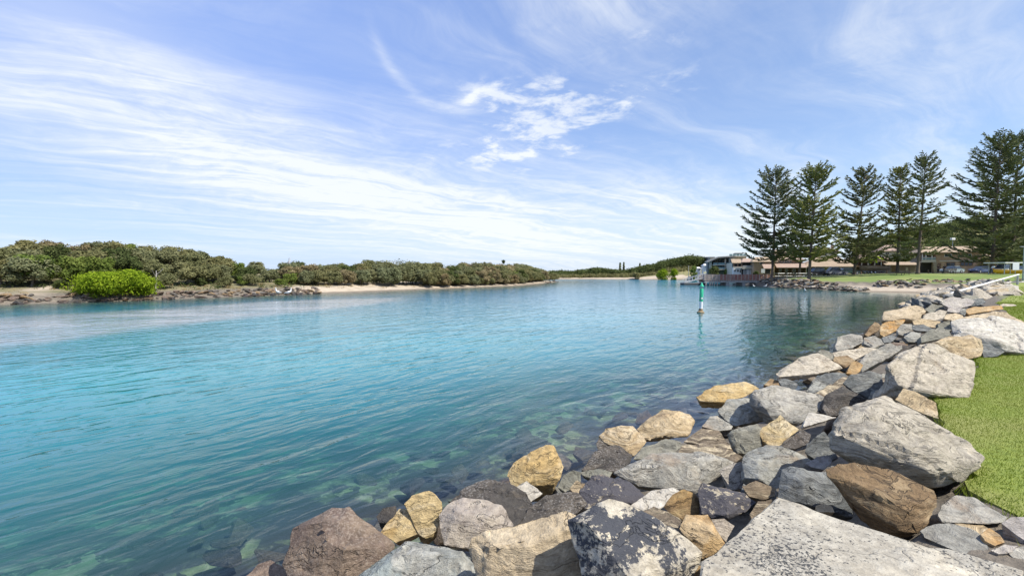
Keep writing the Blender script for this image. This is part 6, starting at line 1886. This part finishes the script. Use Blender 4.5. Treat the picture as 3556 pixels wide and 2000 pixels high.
def make_boats():
    # boat on a trailer
    d = 101.0; q = at(3028, 950, d); zg = gz(q.x, d) + 0.05
    o = empty('boat_trailer', (q.x, d, zg), R(4)); tag(o, 'grey boat trailer with four wheels between the leaning and slender pines', 'trailer')
    MB().box(-2.6, 3.4, -0.72, -0.62, 0.42, 0.52).build('frame_rail', METAL, o); MB().box(-2.6, 3.4, 0.62, 0.72, 0.42, 0.52).build('frame_rail', METAL, o)
    MB().tube([(-2.6, 0, 0.47), (-4.0, 0, 0.47)], 0.06, 6).build('drawbar', METAL, o)
    for x in (-1.5, 0, 1.5): MB().box(x - .05, x + .05, -0.61, 0.61, 0.43, 0.51).build('cross_bar', METAL, o)
    for x in (-0.9, -0.05):
        for s in (-1, 1):
            w = empty('wheel', (x, s * 0.85, 0.32)); w.parent = o; w.rotation_euler = (math.pi / 2, 0, 0)
            MB().lathe([(0.19, -.09), (0.31, -.09), (0.32, 0), (0.31, .09), (0.19, .09)], 16).build('tyre', TYRE, w, True); MB().lathe([(0.18, -.095), (0.18, .095)], 12).build('rim', WHITE, w, True)
    hull_boat((q.x + 0.3, d, zg + 0.53), R(4), 6.2, 2.1, 1.15, 'boat', 'timber hulled boat with an open deck sitting on the trailer', plain('hull_tan', (0.36, 0.25, 0.18), 0.6, 0.3), plain('hull_dark', (0.10, 0.10, 0.10), 0.6))
    # yellow boat on the grass
    d = 84.0; q = at(3497, 955, d); zg = gz(q.x, d)
    hull_boat((q.x, d, zg + 0.02), R(4), 5.2, 1.4, 0.72, 'yellow_boat', 'long yellow boat lying on the grass behind the rocks', plain('hull_yellow', (0.72, 0.42, 0.015), 0.5, 0.2), plain('hull_yellow_dark', (0.50, 0.27, 0.01), 0.5, 0.2))


def hull_boat(loc, rz, L, W, H, name, label, mat, inner):
    o = empty(name, loc, rz); tag(o, label, 'boat')
    ns = 12; m_ = 7; vs = []; fs = []
    for i in range(ns + 1):
        t = i / ns; x = -L / 2 + L * t
        w = W / 2 * (1 - max(0, (0.28 - t) / 0.28) ** 1.8) * (0.85 + 0.15 * min(1, (1 - t) * 4)); sheer = H * (0.86 + 0.26 * max(0, 0.5 - t) ** 1.5 * 2)
        keel = H * 0.35 * max(0, (0.22 - t) / 0.22) ** 1.5
        for k in range(m_):
            a = -1 + 2 * k / (m_ - 1)
            y = w * (abs(a) ** 0.7) * (1 if a > 0 else -1); z = keel + (sheer - keel) * abs(a) ** 1.7
            vs.append((x, y, z))
    for i in range(ns):
        for k in range(m_ - 1):
            b = i * m_ + k; fs.append((b, b + 1, b + m_ + 1, b + m_))
    fs.append(tuple(ns * m_ + k for k in range(m_)))
    me = mesh_from('hull', vs, fs, True); hb = link('hull', me, mat, o)
    sol = hb.modifiers.new('thickness', 'SOLIDIFY'); sol.thickness = 0.05
    for s in (0, m_ - 1):
        MB().tube([(vs[i * m_ + s][0], vs[i * m_ + s][1], vs[i * m_ + s][2] + 0.02) for i in range(ns + 1)], 0.045, 6).build('gunwale', inner, o)
    MB().tube([(vs[i * m_ + 1][0], vs[i * m_ + 1][1] * 1.02 - 0.02, vs[i * m_ + 1][2]) for i in range(1, ns + 1)], 0.03, 6).build('rubbing_strake', inner, o)
    for t in (0.4, 0.62, 0.82):
        i = int(t * ns); w = abs(vs[i * m_][1]) * 0.9
        MB().box(vs[i * m_][0] - .12, vs[i * m_][0] + .12, -w, w, H * 0.62, H * 0.66).build('thwart', inner, o)


make_boats()


# ================================================================ people and birds
def skin_mesh(name, joints, edges, mat, parent=None, sub=2):
    """joints: (x,y,z,radius)"""
    bm = bmesh.new(); lay = bm.verts.layers.skin.verify()
    vs = []
    for i, (x, y, z, r_) in enumerate(joints):
        v = bm.verts.new((x, y, z)); v[lay].radius = (r_, r_) if not isinstance(r_, tuple) else r_; v[lay].use_root = (i == 0); vs.append(v)
    for a, b in edges: bm.edges.new((vs[a], vs[b]))
    me = bpy.data.meshes.new(name); bm.to_mesh(me); bm.free(); me.materials.append(mat)
    o = link(name, me, None, parent)
    o.modifiers.new('skin', 'SKIN'); s = o.modifiers.new('subdivision', 'SUBSURF'); s.levels = sub; s.render_levels = sub
    dg = bpy.context.evaluated_depsgraph_get(); dg.update()
    m2 = bpy.data.meshes.new_from_object(o.evaluated_get(dg)); o.modifiers.clear(); o.data = m2
    if not m2.materials: m2.materials.append(mat)
    m2.polygons.foreach_set('use_smooth', [True] * len(m2.polygons))
    return o


SKIN = plain('skin', (0.48, 0.30, 0.21), 0.6, 0.1); HAIR = plain('hair', (0.05, 0.035, 0.025), 0.8)


def person(px, row, depth, rz, top, trousers, label, bend=0.0):
    q = at(px, row, depth); zg = gz(q.x, depth)
    o = empty('person', (q.x, depth, zg), R(rz)); tag(o, label, 'person')
    # upper body joints lean forward by bend (radians) about the hips
    hip = Vector((0, 0, 0.93))

    def up(x, y, z):
        v = Vector((x, y, z)) - hip; c, s = math.cos(bend), math.sin(bend)
        v = Vector((v.x, v.y * c - v.z * s, v.y * s + v.z * c)); v += hip
        return v
    J = [(*hip, .135), (*up(0, 0, 1.12), .125), (*up(0, 0, 1.34), .145), (*up(0, 0, 1.47), .06), (*up(0, -.01, 1.56), .062),
         (*up(.19, 0, 1.40), .062), (*up(.24, -.02, 1.14), .048), (*up(.25, -.14, .92), .036), (*up(.25, -.19, .84), .030),
         (*up(-.19, 0, 1.40), .062), (*up(-.24, 0, 1.14), .048), (*up(-.25, -.10, .90), .036), (*up(-.25, -.14, .82), .030),
         (.10, 0, .85, .088), (.11, -.03, .48, .060), (.12, .02, .09, .042), (.12, -.12, .035, .036),
         (-.10, 0, .85, .088), (-.12, .02, .48, .060), (-.13, .08, .09, .042), (-.13, -.06, .035, .036)]
    Eg = [(0, 1), (1, 2), (2, 3), (3, 4), (2, 5), (5, 6), (6, 7), (7, 8), (2, 9), (9, 10), (10, 11), (11, 12), (0, 13), (13, 14), (14, 15), (15, 16), (0, 17), (17, 18), (18, 19), (19, 20)]
    b = skin_mesh('body', J, Eg, SKIN, o)
    # clothing: slightly larger shells over trunk and legs
    sh = [J[0], J[1], J[2], J[5], J[6], J[9], J[10]]
    sh = [(x, y, z, r_ + .018) for x, y, z, r_ in sh]
    skin_mesh('shirt', sh, [(0, 1), (1, 2), (2, 3), (3, 4), (2, 5), (5, 6)], top, o)
    tr = [(x, y, z, r_ + .016) for x, y, z, r_ in (J[0], J[13], J[14], J[15], J[17], J[18], J[19])]
    skin_mesh('trousers', tr, [(0, 1), (1, 2), (2, 3), (0, 4), (4, 5), (5, 6)], trousers, o)
    hc = up(0, -.02, 1.64)
    bm = bmesh.new(); bmesh.ops.create_icosphere(bm, subdivisions=3, radius=0.105)
    for v in bm.verts:
        v.co.z *= 1.18; v.co.x *= 0.86
        if v.co.y < -0.07: v.co.y -= 0.025 * max(0, 1 - (abs(v.co.x) * 14 + abs(v.co.z + .01) * 16))
    me = bpy.data.meshes.new('head'); bm.to_mesh(me); bm.free(); me.polygons.foreach_set('use_smooth', [True] * len(me.polygons))
    hd = link('head', me, SKIN, o, hc); hd.rotation_euler = (-bend * -0.6, 0, 0)
    bm = bmesh.new(); bmesh.ops.create_icosphere(bm, subdivisions=3, radius=0.114)
    bmesh.ops.delete(bm, geom=[v for v in bm.verts if v.co.y < -0.035 and v.co.z < 0.05 or v.co.z < -0.06], context='VERTS')
    for v in bm.verts: v.co.z *= 1.15; v.co.x *= 0.9
    me = bpy.data.meshes.new('hair'); bm.to_mesh(me); bm.free()
    link('hair', me, HAIR, hd)
    return o


person(3257, 951, 96, 20, plain('shirt_dark', (0.10, 0.05, 0.05), 0.9), plain('trousers_dark', (0.05, 0.05, 0.06), 0.9), 'person in dark clothes standing on the far lawn left of the silver car')
person(3279, 950, 101, -60, plain('shirt_black', (0.03, 0.03, 0.035), 0.9), plain('trousers_black', (0.03, 0.03, 0.035), 0.9), 'person in black standing at the front of the silver car')
person(3441, 962, 82, 75, plain('shirt_blue', (0.38, 0.50, 0.58), 0.9), plain('trousers_navy', (0.06, 0.075, 0.11), 0.9), 'person in a light blue shirt bending over beside the yellow boat', 0.95)


def bird(px, row, label, s=1.0, rz=0.0, depth=None):
    c = onz(px, row, 0.45) if depth is None else at(px, row, depth)
    x, y = c.x, c.y
    o = empty('pelican' if s > 1.5 else 'gull', (x, y, max(0, gz(x, y)) + 0.28 * (depth is None)), R(rz)); o.scale = (s, s, s); tag(o, label, 'bird', 'white birds by the water')
    J = [(0, 0, .26, .085), (.16, 0, .22, .05), (.28, 0, .20, .02), (-.12, 0, .31, .07), (-.17, 0, .42, .035), (-.16, 0, .53, .03), (-.20, 0, .57, .040)]
    skin_mesh('body', J, [(0, 1), (1, 2), (0, 3), (3, 4), (4, 5), (5, 6)], plain('feather_white', (0.80, 0.79, 0.77), 0.8, 0.08), o, 2)
    MB().tube([(-.235, 0, .57), (-.36, 0, .52)], [.018, .006], 6).build('bill', plain('bill_orange', (0.60, 0.34, 0.16), 0.6), o)
    for sd in (-1, 1):
        MB().tube([(.02, sd * .035, .20), (.02, sd * .035, 0)], [.012, .010], 5).build('leg', plain('leg_dark', (0.15, 0.12, 0.1), 0.7), o)
        MB().add([(-.12, sd * .085, .30), (.06, sd * .10, .31), (.30, sd * .04, .22), (.05, sd * .09, .20), (-.08, sd * .09, .23), (0.05, sd * .07, .26)], [(0, 1, 2, 3, 4), (0, 5, 1), (1, 5, 2), (2, 5, 3), (3, 5, 4), (4, 5, 0)]).build('wing', plain('feather_grey', (0.55, 0.55, 0.55), 0.8), o)


bird(966, 1021, 'white pelican standing on dark rocks, left one of the pair', 1.55, 60)
bird(1002, 1022, 'white pelican standing on dark rocks, right one of the pair', 1.55, 200)
bird(2618, 995, 'white gull on the mud below the boardwalk, left of the other', 1.0, 20)
bird(2658, 995, 'white gull on the mud below the boardwalk, right of the other', 1.0, 160)
bird(2796, 1010, 'white gull at the waterline of the cove below the second pine', 1.0, 40)
